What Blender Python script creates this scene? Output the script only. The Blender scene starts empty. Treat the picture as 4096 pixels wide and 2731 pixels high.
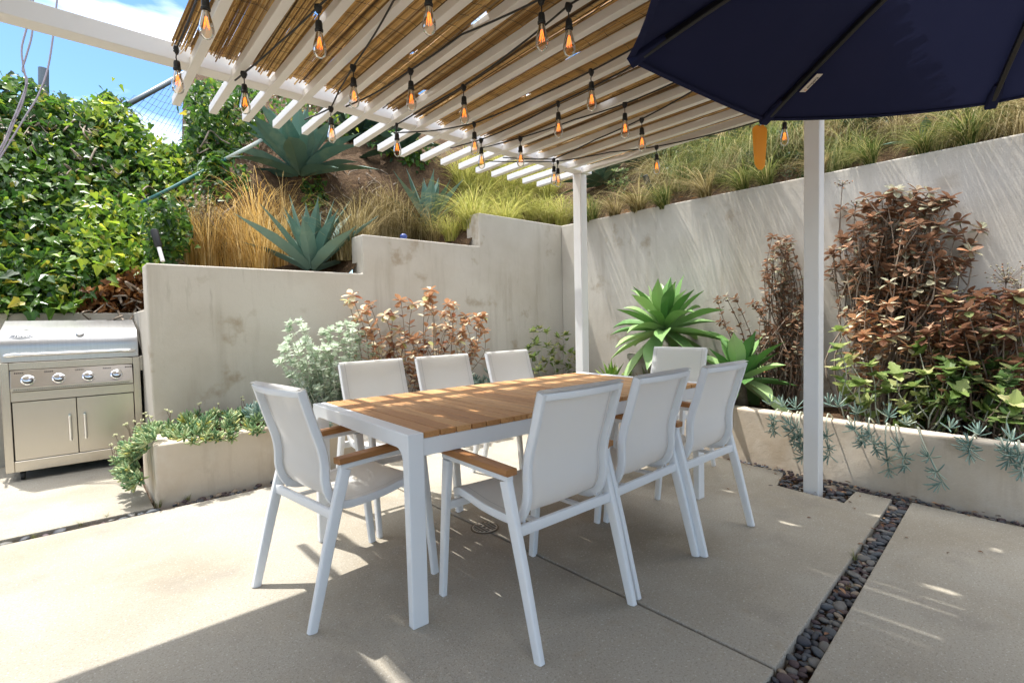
import bpy, bmesh, math, random
from mathutils import Vector, Matrix, Quaternion
from math import sin, cos, pi, radians, sqrt, atan2
R = random.Random(7)
U = R.uniform
sc = bpy.context.scene
COL = sc.collection
# ---------------------------------------------------------------- camera model
ANG = .7217; FOC = 2013.4; PITCH = .0402; ROLL = .0211; CAMH = 1.1614
_xr = Vector((cos(ANG), -sin(ANG), 0)); _fw0 = Vector((sin(ANG), cos(ANG), 0)); _z = Vector((0, 0, 1))
FWD = _fw0*cos(PITCH) - _z*sin(PITCH)
_up = _fw0*sin(PITCH) + _z*cos(PITCH)
RGT = _xr*cos(ROLL) - _up*sin(ROLL)
UPV = _xr*sin(ROLL) + _up*cos(ROLL)
CAM = Vector((0, 0, CAMH))
def ray(x, y):                      # photo coordinates on a 2352 wide picture
    u = (x*4096/2352 - 2048)/FOC; v = -(y*4096/2352 - 1365.5)/FOC
    return RGT*u + UPV*v + FWD
def on_z(x, y, z):
    d = ray(x, y); return CAM + d*((z - CAMH)/d.z)
def on_y(x, y, Y):
    d = ray(x, y); return CAM + d*(Y/d.y)
def on_x(x, y, X):
    d = ray(x, y); return CAM + d*(X/d.x)
def smooth(a, b, x):
    t = min(1, max(0, (x-a)/(b-a))); return t*t*(3-2*t)
# ---------------------------------------------------------------- materials
def nt(name):
    m = bpy.data.materials.new(name); m.use_nodes = True
    n = m.node_tree.nodes; n.clear()
    return m, m.node_tree, n
def L(t, a, b): t.links.new(a, b)
def rgba(c): return (c[0], c[1], c[2], 1)
def mat(name, col, rough=.6, metal=0, spec=.5, layers=(), bump=None, trans=0, tcol=None, back=None, rnd=None, coat=0, emit=None, aniso=0, coord='Object'):
    """layers: (scale(3), colour, lo, hi, detail, amount) mixed over the base by noise"""
    m, t, n = nt(name)
    out = n.new('ShaderNodeOutputMaterial'); b = n.new('ShaderNodeBsdfPrincipled')
    b.inputs['Roughness'].default_value = rough; b.inputs['Metallic'].default_value = metal
    b.inputs['Specular IOR Level'].default_value = spec
    if coat: b.inputs['Coat Weight'].default_value = coat
    tc = n.new('ShaderNodeTexCoord'); cur = None
    if rnd:
        at = n.new('ShaderNodeAttribute'); at.attribute_name = 'rnd'
        cr = n.new('ShaderNodeValToRGB'); e = cr.color_ramp.elements
        for i, (p, c) in enumerate(rnd):
            el = e[i] if i < 2 else e.new(p)
            el.position = p; el.color = rgba(c)
        L(t, at.outputs['Fac'], cr.inputs[0]); cur = cr.outputs[0]
    if cur is None:
        rg = n.new('ShaderNodeRGB'); rg.outputs[0].default_value = rgba(col); cur = rg.outputs[0]
    def noise(scale, detail, dist=0):
        mp = n.new('ShaderNodeMapping'); mp.inputs['Scale'].default_value = scale
        L(t, tc.outputs[coord], mp.inputs[0])
        nz = n.new('ShaderNodeTexNoise'); nz.inputs['Scale'].default_value = 1; nz.inputs['Detail'].default_value = detail
        nz.inputs['Roughness'].default_value = .6; nz.inputs['Distortion'].default_value = dist
        L(t, mp.outputs[0], nz.inputs['Vector']); return nz
    for (s, c, lo, hi, det, amt) in layers:
        if not hasattr(s, '__len__'): s = (s, s, s)
        nz = noise(s, det); mr = n.new('ShaderNodeMapRange')
        mr.inputs['From Min'].default_value = lo; mr.inputs['From Max'].default_value = hi; mr.inputs['To Max'].default_value = amt
        L(t, nz.outputs['Fac'], mr.inputs['Value'])
        mx = n.new('ShaderNodeMix'); mx.data_type = 'RGBA'; L(t, mr.outputs[0], mx.inputs[0]); L(t, cur, mx.inputs[6]); mx.inputs[7].default_value = rgba(c)
        cur = mx.outputs[2]
    if back:
        g = n.new('ShaderNodeNewGeometry'); mx = n.new('ShaderNodeMix'); mx.data_type = 'RGBA'
        L(t, g.outputs['Backfacing'], mx.inputs[0]); L(t, cur, mx.inputs[6]); mx.inputs[7].default_value = rgba(back); cur = mx.outputs[2]
    L(t, cur, b.inputs['Base Color'])
    if aniso: b.inputs['Anisotropic'].default_value = aniso
    if bump:
        hs = None
        for (s, st, det) in bump:
            if not hasattr(s, '__len__'): s = (s, s, s)
            nz = noise(s, det); bp = n.new('ShaderNodeBump'); bp.inputs['Strength'].default_value = 1; bp.inputs['Distance'].default_value = st
            L(t, nz.outputs['Fac'], bp.inputs['Height'])
            if hs is not None: L(t, hs, bp.inputs['Normal'])
            hs = bp.outputs[0]
        L(t, hs, b.inputs['Normal'])
    sh = b.outputs[0]
    if trans:
        tr = n.new('ShaderNodeBsdfTranslucent')
        if tcol: tr.inputs[0].default_value = rgba(tcol)
        else: L(t, cur, tr.inputs[0])
        mx = n.new('ShaderNodeMixShader'); mx.inputs[0].default_value = trans
        L(t, sh, mx.inputs[1]); L(t, tr.outputs[0], mx.inputs[2]); sh = mx.outputs[0]
    if emit:
        b.inputs['Emission Color'].default_value = rgba(emit[0]); b.inputs['Emission Strength'].default_value = emit[1]
    L(t, sh, out.inputs[0])
    return m
# ---------------------------------------------------------------- mesh builder
class MB:
    def __init__(s): s.v = []; s.f = []; s.r = []; s.mi = []; s.cr = 0.5; s.cm = 0
    def face(s, idx): s.f.append(tuple(idx)); s.r.append(s.cr); s.mi.append(s.cm)
    def add(s, vs, fs):
        o = len(s.v); s.v.extend([tuple(v) for v in vs])
        for f in fs: s.face([o+i for i in f])
    def box(s, a, b):
        x0, y0, z0 = a; x1, y1, z1 = b
        s.add([(x0,y0,z0),(x1,y0,z0),(x1,y1,z0),(x0,y1,z0),(x0,y0,z1),(x1,y0,z1),(x1,y1,z1),(x0,y1,z1)],
              [(3,2,1,0),(4,5,6,7),(0,1,5,4),(1,2,6,5),(2,3,7,6),(3,0,4,7)])
    def prism(s, poly, z0, z1):      # xy polygon (counter-clockwise) extruded in z; z1 may be a function
        n = len(poly); zt = z1 if callable(z1) else (lambda x, y: z1)
        s.add([(x, y, z0) for x, y in poly]+[(x, y, zt(x, y)) for x, y in poly],
              [tuple(range(n-1, -1, -1)), tuple(range(n, 2*n))]+[(i, (i+1) % n, n+(i+1) % n, n+i) for i in range(n)])
    def prism_axis(s, poly, a, b, axis):  # polygon in the other two axes
        n = len(poly)
        def P(p, q):
            if axis == 'y': return (p[0], q, p[1])
            if axis == 'x': return (q, p[0], p[1])
        s.add([P(p, a) for p in poly]+[P(p, b) for p in poly],
              [tuple(range(n)), tuple(range(2*n-1, n-1, -1))]+[(i, n+i, n+(i+1) % n, (i+1) % n) for i in range(n)])
    def sweep(s, pts, prof, side=None, caps=True, scale=None):
        """sweep a closed 2-d profile (a along side, b along normal) over the points"""
        pts = [Vector(p) for p in pts]; n = len(pts); k = len(prof); o = len(s.v)
        for i, p in enumerate(pts):
            t = (pts[min(i+1, n-1)]-pts[max(i-1, 0)])
            if t.length < 1e-9: t = Vector((0, 0, 1))
            t.normalize()
            if side is not None: a = Vector(side)
            else: a = t.cross(Vector((0, 0, 1))) if abs(t.z) < .95 else t.cross(Vector((0, 1, 0)))
            a = (a - t*a.dot(t)).normalized(); b = a.cross(t)
            q = 1 if scale is None else (scale(i/(n-1)) if callable(scale) else scale[i])
            for (u, w) in prof: s.v.append(tuple(p+a*(u*q)+b*(w*q)))
        for i in range(n-1):
            for j in range(k):
                j2 = (j+1) % k
                s.face((o+i*k+j, o+i*k+j2, o+(i+1)*k+j2, o+(i+1)*k+j))
        if caps:
            s.face([o+j for j in range(k-1, -1, -1)]); s.face([o+(n-1)*k+j for j in range(k)])
    def tube(s, pts, r, sides=6, caps=True, scale=None, side=None):
        s.sweep(pts, [(r*cos(2*pi*j/sides), r*sin(2*pi*j/sides)) for j in range(sides)], side, caps, scale)
    def lathe(s, prof, c=(0, 0, 0), n=16, axis=None):
        o = len(s.v); c = Vector(c); q = Quaternion() if axis is None else Vector((0, 0, 1)).rotation_difference(Vector(axis))
        for (r, z) in prof:
            for j in range(n):
                s.v.append(tuple(c+q @ Vector((r*cos(2*pi*j/n), r*sin(2*pi*j/n), z))))
        for i in range(len(prof)-1):
            for j in range(n):
                s.face((o+i*n+j, o+i*n+(j+1) % n, o+(i+1)*n+(j+1) % n, o+(i+1)*n+j))
        s.face([o+j for j in range(n-1, -1, -1)]); s.face([o+(len(prof)-1)*n+j for j in range(n)])
    def build(s, name, m, parent=None, smooth=False, bevel=0, seg=2, origin=None, autos=None):
        me = bpy.data.meshes.new(name); o0 = Vector(origin) if origin is not None else Vector((0, 0, 0))
        me.from_pydata([(x-o0.x, y-o0.y, z-o0.z) for x, y, z in s.v], [], s.f)
        for q in (m if isinstance(m, (list, tuple)) else [m]): me.materials.append(q)
        at = me.attributes.new('rnd', 'FLOAT', 'FACE'); at.data.foreach_set('value', s.r)
        me.polygons.foreach_set('material_index', s.mi)
        if bevel:
            bm = bmesh.new(); bm.from_mesh(me); bmesh.ops.recalc_face_normals(bm, faces=bm.faces)
            ed = [e for e in bm.edges if len(e.link_faces) == 2 and e.calc_face_angle(0) > .5]
            bmesh.ops.bevel(bm, geom=ed, offset=bevel, segments=seg, affect='EDGES', profile=.5)
            bm.to_mesh(me); bm.free()
        if smooth:
            me.polygons.foreach_set('use_smooth', [True]*len(me.polygons))
            if autos: me.set_sharp_from_angle(angle=radians(autos))
        me.update()
        ob = bpy.data.objects.new(name, me); COL.objects.link(ob)
        if parent is not None: ob.parent = parent
        elif origin is not None: ob.location = o0
        return ob
def rr(w, h, r=.004, k=2):
    P = []
    for cx, cy, a0 in ((w/2-r, h/2-r, 0), (-w/2+r, h/2-r, 90), (-w/2+r, -h/2+r, 180), (w/2-r, -h/2+r, 270)):
        for i in range(k+1):
            a = radians(a0+90*i/k); P.append((cx+r*cos(a), cy+r*sin(a)))
    return P
def curve(pts, n=8):
    pts = [Vector(p) for p in pts]; out = []
    for i in range(len(pts)-1):
        p0 = pts[max(i-1, 0)]; p1 = pts[i]; p2 = pts[i+1]; p3 = pts[min(i+2, len(pts)-1)]
        for j in range(n):
            t = j/n; out.append(.5*((2*p1)+(p2-p0)*t+(2*p0-5*p1+4*p2-p3)*t*t+(3*p1-p0-3*p2+p3)*t**3))
    out.append(pts[-1]); return out
def thing(name, label, cat, loc=(0, 0, 0), rz=0, group=None):
    o = bpy.data.objects.new(name, None); COL.objects.link(o); o.empty_display_size = .1
    o.location = loc; o.rotation_euler = (0, 0, rz); o['label'] = label; o['category'] = cat
    if group: o['group'] = group
    return o
def tag(o, label, cat, group=None):
    o['label'] = label; o['category'] = cat
    if group: o['group'] = group
    return o
def struct(o): o['kind'] = 'structure'; return o
def stuff(o, label, cat): o['kind'] = 'stuff'; o['label'] = label; o['category'] = cat; return o
def dup(root, loc, rz, label=None, scale=None):
    kids = list(root.children)
    r = root.copy(); COL.objects.link(r); r.location = loc; r.rotation_euler = (0, 0, rz)
    if scale: r.scale = (scale,)*3 if not hasattr(scale, '__len__') else scale
    if label: r['label'] = label
    for ch in kids:
        c = ch.copy(); COL.objects.link(c); c.parent = r
        for g in ch.children:
            d = g.copy(); COL.objects.link(d); d.parent = c
    return r
# ---------------------------------------------------------------- the materials of the place
WHITE = mat('white_paint', (.78, .78, .77), .45, bump=[(60, .0006, 3)], layers=[(3, (.66, .65, .62), .5, .8, 4, .4)])
WOODW = mat('painted_timber', (.76, .75, .73), .5, bump=[((30, 30, 30), .0008, 4)], layers=[((4, 4, 4), (.6, .58, .54), .55, .85, 5, .45)])
ALU = mat('white_aluminium', (.74, .755, .77), .35, spec=.5)
SLING = mat('sling_mesh', (.85, .845, .82), .8, spec=.2, trans=.45, tcol=(.8, .78, .74), bump=[((900, 900, 900), .0006, 1)])
STITCH = mat('stitching', (.60, .59, .56), .8)
TEAK = mat('teak', (.36, .165, .055), .5, spec=.3, layers=[((60, 3, 60), (.22, .09, .03), .42, .75, 6, .8), ((1.5, 1.5, 1.5), (.42, .21, .085), .45, .75, 3, .6)], bump=[((6, 120, 120), .0006, 4)],
           rnd=None)
def teak_planks():
    m = mat('teak_planks', (.4, .2, .08), .55, spec=.3, rnd=[(0, (.42, .205, .075)), (.5, (.54, .285, .11)), (1, (.62, .36, .16))],
            layers=[((70, 4, 70), (.30, .13, .045), .48, .75, 6, .85), ((2, 2, 2), (.64, .42, .22), .5, .8, 4, .5)], bump=[((140, 6, 140), .0008, 4)])
    return m
PLANK = teak_planks()
CONC = mat('patio_concrete', (.37, .343, .286), .85, spec=.25, layers=[(1.0, (.245, .208, .15), .43, .64, 7, .9), (4, (.44, .405, .335), .5, .72, 6, .6), (2.1, (.235, .215, .185), .56, .70, 8, .65), (9, (.32, .27, .19), .60, .74, 5, .5), (120, (.22, .19, .15), .54, .66, 2, .6), (95, (.58, .55, .49), .60, .70, 2, .6), (330, (.24, .20, .155), .55, .68, 2, .6)], bump=[(300, .0016, 2), (120, .0012, 2), (6, .004, 4)])
WALLM = mat('wall_plaster', (.50, .465, .405), .9, spec=.2, layers=[(1.1, (.40, .355, .29), .42, .68, 7, .8), ((5, 5, .5), (.33, .29, .235), .53, .74, 7, .75), (2.6, (.30, .24, .165), .60, .70, 7, .75), (.45, (.58, .545, .49), .5, .7, 3, .6), ((14, 14, 2.2), (.27, .235, .19), .63, .78, 5, .5), (70, (.44, .40, .34), .55, .75, 3, .5)], bump=[(90, .0012, 4), (4, .006, 3)])
PLANTERM = mat('planter_plaster', (.58, .505, .41), .9, spec=.2, layers=[(1.6, (.46, .37, .27), .45, .68, 6, .85), (6, (.64, .59, .51), .5, .75, 4, .6), (3, (.36, .28, .19), .60, .72, 6, .7), ((9, 9, 1), (.42, .34, .26), .56, .75, 5, .6)], bump=[(80, .0015, 4), (5, .006, 3)])
SOIL = mat('soil', (.105, .066, .038), .95, spec=.1, layers=[(3, (.055, .033, .02), .42, .65, 6, .9), (14, (.20, .125, .065), .52, .72, 5, .75), (60, (.30, .23, .15), .63, .73, 3, .6)], bump=[(5, .06, 6), (40, .015, 4)])

GAPSOIL = mat('gap_soil', (.085, .06, .045), .95, spec=.1, layers=[(40, (.17, .10, .06), .5, .7, 4, .8)], bump=[(60, .01, 3)])
REED = mat('reed', (.4, .25, .1), .55, spec=.3, rnd=[(0, (.07, .038, .015)), (.25, (.30, .17, .055)), (.5, (.58, .36, .12)), (.82, (.76, .54, .24)), (1, (.34, .25, .15))], trans=.16,
           layers=[((1, 9, 1), (.20, .11, .04), .55, .7, 3, .6)])
WIRE = mat('dark_wire', (.03, .025, .02), .5)
RUBBER = mat('black_rubber', (.012, .012, .012), .5)
STEEL = mat('brushed_steel', (.52, .48, .42), .27, metal=1, layers=[((1.5, 1.5, 60), (.50, .47, .43), .4, .7, 3, .5), (3, (.42, .36, .29), .58, .8, 4, .45)], bump=[((2, 2, 260), .0003, 2)])
STEELH = mat('polished_steel', (.50, .50, .505), .34, metal=1, layers=[((70, 2, 2), (.42, .42, .42), .4, .7, 2, .5)])
CHROME = mat('chrome', (.75, .75, .76), .09, metal=1)
DARK = mat('dark_gap', (.015, .014, .013), .7)
NAVY = mat('navy_canvas', (.022, .027, .072), .95, spec=.05, trans=.07, tcol=(.02, .024, .06), bump=[((500, 500, 500), .0004, 1)], layers=[(2, (.028, .032, .08), .4, .7, 3, .6)])
NAVYRIB = mat('dark_rib', (.008, .008, .010), .4)
GREYPOT = mat('grey_concrete_pot', (.36, .33, .285), .9, layers=[(4, (.27, .24, .2), .45, .7, 5, .7), (14, (.44, .41, .36), .5, .7, 4, .5)], bump=[(60, .002, 4)])
ORANGE = mat('orange_plastic', (.85, .30, .01), .45, trans=.35, tcol=(1, .38, .01))
def leafm(name, ramp, back=None, trans=.3, rough=.5, layers=(), spec=.35): return mat(name, (.1, .2, .05), rough, spec=spec, rnd=ramp, back=back, trans=trans, layers=layers)
IVY = leafm('ivy_leaf', [(0, (.022, .060, .014)), (.4, (.055, .14, .022)), (.7, (.14, .26, .03)), (.88, (.30, .38, .035)), (1, (.44, .38, .05))], trans=.5, rough=.35, spec=.5)
DEADL = leafm('dead_leaf', [(0, (.08, .03, .012)), (.4, (.26, .105, .035)), (.8, (.50, .235, .08)), (1, (.55, .37, .19))], trans=.4)
IVYSUN = leafm('sunlit_ivy_leaf', [(0, (.06, .15, .02)), (.4, (.20, .34, .03)), (.8, (.42, .50, .05)), (1, (.62, .55, .08))], trans=.5, rough=.35, spec=.4)  # lit copy of the ivy leaf, sunlight put into the colour
SILVER = leafm('silver_leaf', [(0, (.44, .53, .40)), (.5, (.60, .68, .54)), (1, (.74, .78, .68))], trans=.42, rough=.8, spec=.1)
COPPER = leafm('copper_leaf', [(0, (.16, .06, .03)), (.16, (.40, .17, .09)), (.3, (.68, .44, .29)), (.5, (.72, .62, .42)), (.85, (.76, .71, .52)), (1, (.45, .45, .16))], back=(.46, .25, .14), trans=.32, rough=.75, spec=.12)
COPPERD = leafm('grey_copper_leaf', [(0, (.14, .09, .06)), (.2, (.30, .17, .11)), (.4, (.30, .27, .18)), (.7, (.36, .36, .24)), (.88, (.44, .42, .31)), (1, (.58, .24, .11))], back=(.30, .17, .11), trans=.28, rough=.7, spec=.15)
COPPERM = leafm('mixed_copper_leaf', [(0, (.10, .045, .03)), (.3, (.26, .12, .07)), (.45, (.12, .16, .05)), (.65, (.24, .25, .11)), (.85, (.48, .36, .24)), (1, (.62, .30, .18))], back=(.25, .13, .08), trans=.28, rough=.7, spec=.15)
BROAD = leafm('lobed_leaf', [(0, (.09, .16, .035)), (.45, (.22, .31, .08)), (.8, (.42, .46, .17)), (1, (.58, .55, .26))], trans=.38)
AGBLUE = leafm('blue_agave', [(0, (.07, .15, .12)), (1, (.15, .25, .20))], trans=.05, rough=.5, layers=[(5, (.26, .34, .25), .5, .75, 4, .6), (2.5, (.12, .18, .09), .55, .75, 3, .5)])
AGGREEN = leafm('green_agave', [(0, (.09, .22, .06)), (.4, (.16, .32, .09)), (.75, (.27, .45, .16)), (1, (.46, .60, .28))], trans=.25, rough=.42, layers=[(4, (.36, .50, .26), .5, .75, 3, .5)])
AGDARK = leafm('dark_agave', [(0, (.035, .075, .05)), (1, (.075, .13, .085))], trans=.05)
ALOE = leafm('aloe', [(0, (.16, .30, .06)), (1, (.34, .43, .10))], trans=.2)
ALOER = leafm('reddish_aloe', [(0, (.10, .12, .05)), (1, (.24, .11, .07))], trans=.12)
STICK = leafm('chalk_sticks', [(0, (.14, .24, .21)), (.6, (.27, .38, .33)), (1, (.46, .54, .44))], trans=.1, rough=.6)
FINGER = leafm('finger_succulent', [(0, (.12, .24, .12)), (.35, (.26, .40, .19)), (.7, (.42, .52, .26)), (.9, (.55, .60, .33)), (1, (.55, .52, .10))], trans=.18, rough=.5)
GRASSG = leafm('green_grass', [(0, (.05, .085, .018)), (.4, (.12, .16, .035)), (.8, (.28, .27, .09)), (1, (.52, .44, .2))], trans=.32, rough=.6, spec=.2)
GRASSY = leafm('straw_grass', [(0, (.36, .21, .05)), (.5, (.62, .41, .13)), (1, (.80, .64, .34))], trans=.4, rough=.6, spec=.2)
GRASSB = leafm('brown_grass', [(0, (.12, .09, .035)), (.5, (.28, .22, .09)), (1, (.52, .43, .24))], trans=.3, rough=.6, spec=.2)
GRASSL = leafm('lime_grass', [(0, (.22, .26, .05)), (.5, (.42, .42, .10)), (1, (.62, .55, .2))], trans=.4, rough=.6, spec=.2)
SHRUB = leafm('shrub_leaf', [(0, (.05, .11, .03)), (.6, (.13, .20, .06)), (1, (.28, .30, .14))], trans=.35)
SHADELEAF = leafm('painted_shade_leaf', [(0, (.012, .028, .010)), (.6, (.03, .06, .02)), (1, (.08, .11, .04))], trans=.2)  # very dark leaf colour, stands in for shade between the grass clumps
DRYS = leafm('dry_shrub', [(0, (.20, .15, .09)), (.6, (.34, .27, .17)), (1, (.24, .27, .13))], trans=.3)
BARK = mat('stem_bark', (.22, .17, .125), .9, layers=[(30, (.34, .29, .23), .45, .7, 3, .7)])
BARKD = mat('dark_stem', (.12, .085, .06), .9, layers=[(30, (.25, .2, .15), .5, .7, 3, .7)])
PALESTEM = mat('pale_stem', (.42, .44, .34), .85)
# ================================================================ ground, slabs, walls
g = MB(); g.box((-60, -60, -.5), (60, 80, -.05)); struct(g.build('ground', GAPSOIL))
def slab(poly):
    m = MB(); m.prism(poly, -.12, 0); struct(m.build('patio', CONC, bevel=.006, seg=2))
slab([(-7, 3.985), (.37, 3.985), (.37, 6.14), (-7, 6.14)])
slab([(-7, .17), (1.695, .655), (1.695, 3.885), (-7, 3.885)])
slab([(1.708, .656), (3.825, .774), (3.838, .972), (3.548, .962), (3.605, 1.372), (3.93, 1.452), (3.99, 1.9), (4.2, 3.885), (1.708, 3.885)])
slab([(-7, .07), (1.712, .561), (3.842, .682), (3.80, .2), (3.42, -3), (-7, -3)])
PIV_L = lambda x: 4.03+.035*(x-.39)
PIV_R = lambda y: 3.875+.113*y
XC = 4.345; YC = PIV_L(XC)
w = .13
m = MB(); m.prism([(.39, 4.795), (.39, 4.03), (XC, YC), (XC-.0, YC+w), (.39+w, 4.03+w), (.39+w, 4.795)], -.1, .395)
o = tag(m.build('planter_wall', PLANTERM, bevel=.018, seg=3), 'low sandy plaster planter wall along the stepped wall, succulents spilling over its open end', 'planter wall')
m = MB(); m.prism([(XC+.003, YC+w), (XC+.003, YC), (PIV_R(-3), -3), (PIV_R(-3)+w, -3), (XC+w, YC+w)], -.1, .415)
o = tag(m.build('planter_wall', PLANTERM, bevel=.018, seg=3), 'low plaster planter wall behind the white post with blue succulents trailing over it', 'planter wall')
m = MB(); m.prism([(.52, 4.16), (4.34, 4.29), (PIV_R(-3)+.13, -3), (5.18, -3), (5.18, 4.81), (.52, 4.81)], -.1, .34); struct(m.build('planter_soil', SOIL))
WY, WT = 4.80, .26
m = MB(); m.prism_axis([(.47, -.1), (5.43, -.1), (5.43, 2.466), (3.74, 2.466), (3.74, 2.065), (2.25, 2.065), (2.25, 1.671), (.47, 1.671)], WY, WY+WT, 'y')
tag(m.build('retaining_wall', WALLM, bevel=.014, seg=3), 'stepped grey plaster retaining wall behind the far chairs, its top rising in two steps', 'wall')
m = MB(); m.prism_axis([(4.797, -.1), (-3, -.1), (-3, 2.36), (.54, 2.39), (4.797, 2.464)], 5.17, 5.43, 'x'); m.v = [(x-.035*(4.8-y), y, z) for x, y, z in m.v]
tag(m.build('retaining_wall', WALLM, bevel=.014, seg=3), 'tall grey plaster retaining wall on the right with slanting streaks of sun and shadow', 'wall')
m = MB(); m.prism([(-7, 6.15), (.475, 6.15), (.475, 5.063), (.70, 5.063), (.70, 6.35), (-7, 6.35)], -.1, 1.322)
tag(m.build('low_wall', WALLM, bevel=.012, seg=2), 'low plaster wall behind the steel grill holding back the ivy', 'wall')
# ---------------------------------------------------------------- hill
def hn(x, y):
    return .05*sin(3.1*x+1.3*y)+.04*sin(5.3*y-2.1*x+1)+.03*sin(9.7*x+4*y)+.02*sin(17*y-13*x)
def hill(x, y):
    dl = y-5.06; z = -9
    if dl > -.3 :
        b = 1.60+.40*smooth(2.1, 2.4, x)+.40*smooth(3.6, 3.9, x)
        d = max(dl, 0)
        zl = b+.25*min(d, .9)+1.15*smooth(.85, 1.7, d)+.62*max(0, d-1.7)
        x0 = .30+.165*d; fac = smooth(x0, x0+.95-.1*min(d, 3), x)
        z = 1.27+(zl-1.27)*fac
        if x < .5: z = min(z, 1.27+.02*max(0, y-6.3))
    if x > 4.9:
        dr = max(x-5.43+.035*max(0, 4.8-y), 0)
        z = max(z, 2.33+.95*dr-.25*max(0, dr-2.2))
    if y > 6.3 and x < 1.6:
        zb = min(1.20+1.25*(y-6.35), 3.80-.45*smooth(.45, .95, x))-.9*smooth(9.2, 11, y)
        z = max(z, zb*(1-smooth(1.05, 1.5, x))+z*smooth(1.05, 1.5, x))
    return z+hn(x, y)*smooth(0, .5, max(dl, x-5.43))
def on_hill(x, y, t0=4.0):
    d = ray(x, y); t = t0
    while t < 25:
        p = CAM+d*t
        if (p.y > 5.06 and p.x > .5 or p.x > 5.40-.035*max(0, 4.8-p.y) or p.y > 6.3) and p.z < hill(p.x, p.y): return p
        t += .02
    return CAM+d*8
m = MB(); xs = [-8+.14*i for i in range(165)]; ys = [-5+.14*i for i in range(140)]
idx = {}
def hv(i, j):
    if (i, j) not in idx:
        idx[(i, j)] = len(m.v); x, y = xs[i], ys[j]; m.v.append((x, y, hill(x, y)))
    return idx[(i, j)]
for i in range(len(xs)-1):
    for j in range(len(ys)-1):
        x, y = xs[i]+.07, ys[j]+.07
        if (x > 5.36-.035*max(0, 4.8-y) or (y > 4.98 and x > .66) or y > 6.28) and not (x < 5.36 and y < 4.98):
            m.face((hv(i, j), hv(i+1, j), hv(i+1, j+1), hv(i, j+1)))
struct(m.build('hillside', SOIL, smooth=True))
# ================================================================ pergola
BZ0, BZ1 = 2.533, 2.622
perg = thing('pergola', 'white painted timber pergola with many slim rafters over the dining table', 'pergola', (3.66, 1.16, 0))
def ppart(m, name, mt, **k): return m.build(name, mt, perg, origin=perg.location, **k)
m = MB(); m.box((-2.6, 3.10, BZ0), (3.78, 3.20, BZ1)); ppart(m, 'beam', WOODW, bevel=.004)
m = MB(); m.box((.40, 1.11, BZ0), (3.78, 1.21, BZ1)); ppart(m, 'beam', WOODW, bevel=.004)
for y in (3.155, 1.17):
    m = MB(); m.box((3.62, y-.046, -.08), (3.712, y+.046, 2.518)); ppart(m, 'post', WOODW, bevel=.006)
for i in range(17):
    x = .5338+.1933*i+U(-.004, .004)
    m = MB(); m.box((x, .55, 2.52), (x+.043, 3.70+U(-.008, .008), 2.568)); ppart(m, 'rafter', WOODW, bevel=.003)
# ---------------------------------------------------------------- reed mat
m = MB()
HOLES = [(1.52, 1.89, .022, .07), (2.10, 1.84, .016, .05), (2.62, 2.05, .014, .06), (1.20, 2.60, .010, .05), (3.12, 1.72, .02, .06), (.93, 2.32, .012, .05), (2.92, 2.52, .014, .04), (1.83, 2.45, .010, .05), (.70, 1.85, .014, .06), (2.35, 1.35, .018, .06), (3.38, 2.25, .015, .05), (1.30, 1.45, .016, .05), (2.02, 2.78, .012, .04), (3.0, 1.2, .02, .06), (1.68, 2.72, .012, .05), (1.02, 2.62, .010, .04), (1.42, 2.36, .010, .04), (2.22, 2.33, .012, .04)]
def reed(x, y0, y1, z, r, wob=.0012):
    n = 6; m.cr = R.random(); a1 = U(-.004, .004)
    pts = []
    for k in range(n+1):
        y = y0+(y1-y0)*k/n; bend = .016*sin(2.3*x+1.1*y)+.009*sin(5.1*x-2.7*y)
        pts.append((x+bend+a1*(k/n-.5)+U(-wob, wob), y, z+U(-.002, .002)))
    hit = [h for h in HOLES if abs(x-h[0]) < h[2]]
    if not hit: m.tube(pts, r, 6, scale=[.95, 1.0, 1, .98, .96, .94, .86]); return
    a, b = hit[0][1]-hit[0][3]+U(-.03, .03), hit[0][1]+hit[0][3]+U(-.03, .03); V = [Vector(p) for p in pts]
    def cut(y):
        for p, q in zip(V, V[1:]):
            if p.y <= y <= q.y: return p.lerp(q, (y-p.y)/(q.y-p.y))
    for u, w in ((V[0].y+.001, a), (b, V[-1].y-.001)):
        if w-u > .1: m.tube([cut(u)]+[p for p in V if u+.01 < p.y < w-.01]+[cut(w)], r, 6)
x = .455
while x < 3.655:
    reed(x, .62+U(-.05, .05), 3.03+U(-.055, .05), 2.5755+U(-.002, .003), U(.0036, .0050))
    x += U(.0066, .0080)+(.004 if R.random() < .035 else 0)
x = .459
while x < 3.65:
    reed(x, .60+U(-.05, .1), 3.0+U(-.09, .04), 2.5835+U(-.002, .004), U(.0036, .0052), .003)
    x += U(.0072, .0094)+(.004 if R.random() < .06 else 0)
for k in range(70):      # stray reeds across the mat
    x, y = U(.5, 3.5), U(1.3, 2.95); a = U(-.3, .3); l = U(.06, .25); m.cr = R.random()
    m.tube([(x, y, 2.566), (x+l*sin(a), y+l*cos(a), 2.568-U(0, .01))], .002, 4)
mat_o = m.build('reed_mat', REED); tag(mat_o, 'brown reed screening laid over the white rafters, ragged at its back edge', 'reed mat')
m = MB(); y = .75
while y < 2.98:
    for z in (2.5705, 2.592):
        pts = [(.46+k*.045, y+.008*sin(k*1.7+y*9), z+.0025*sin(k*2.9)) for k in range(71)]
        m.tube(pts, .0011, 3)
    y += .105
o = m.build('binding_wire', WIRE, mat_o)
# ================================================================ unseen overhang above the frame, guessed from the patio shadow
m = MB(); m.box((-5, -2.2, 3.50), (.268, 3.56, 3.66)); m.box((-5, 3.50, 3.663), (.268, 3.56, 4.3))
tag(m.build('overhang', WHITE, bevel=.01), 'unseen white overhang, placed to shade the front left patio corner', 'overhang')
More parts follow.
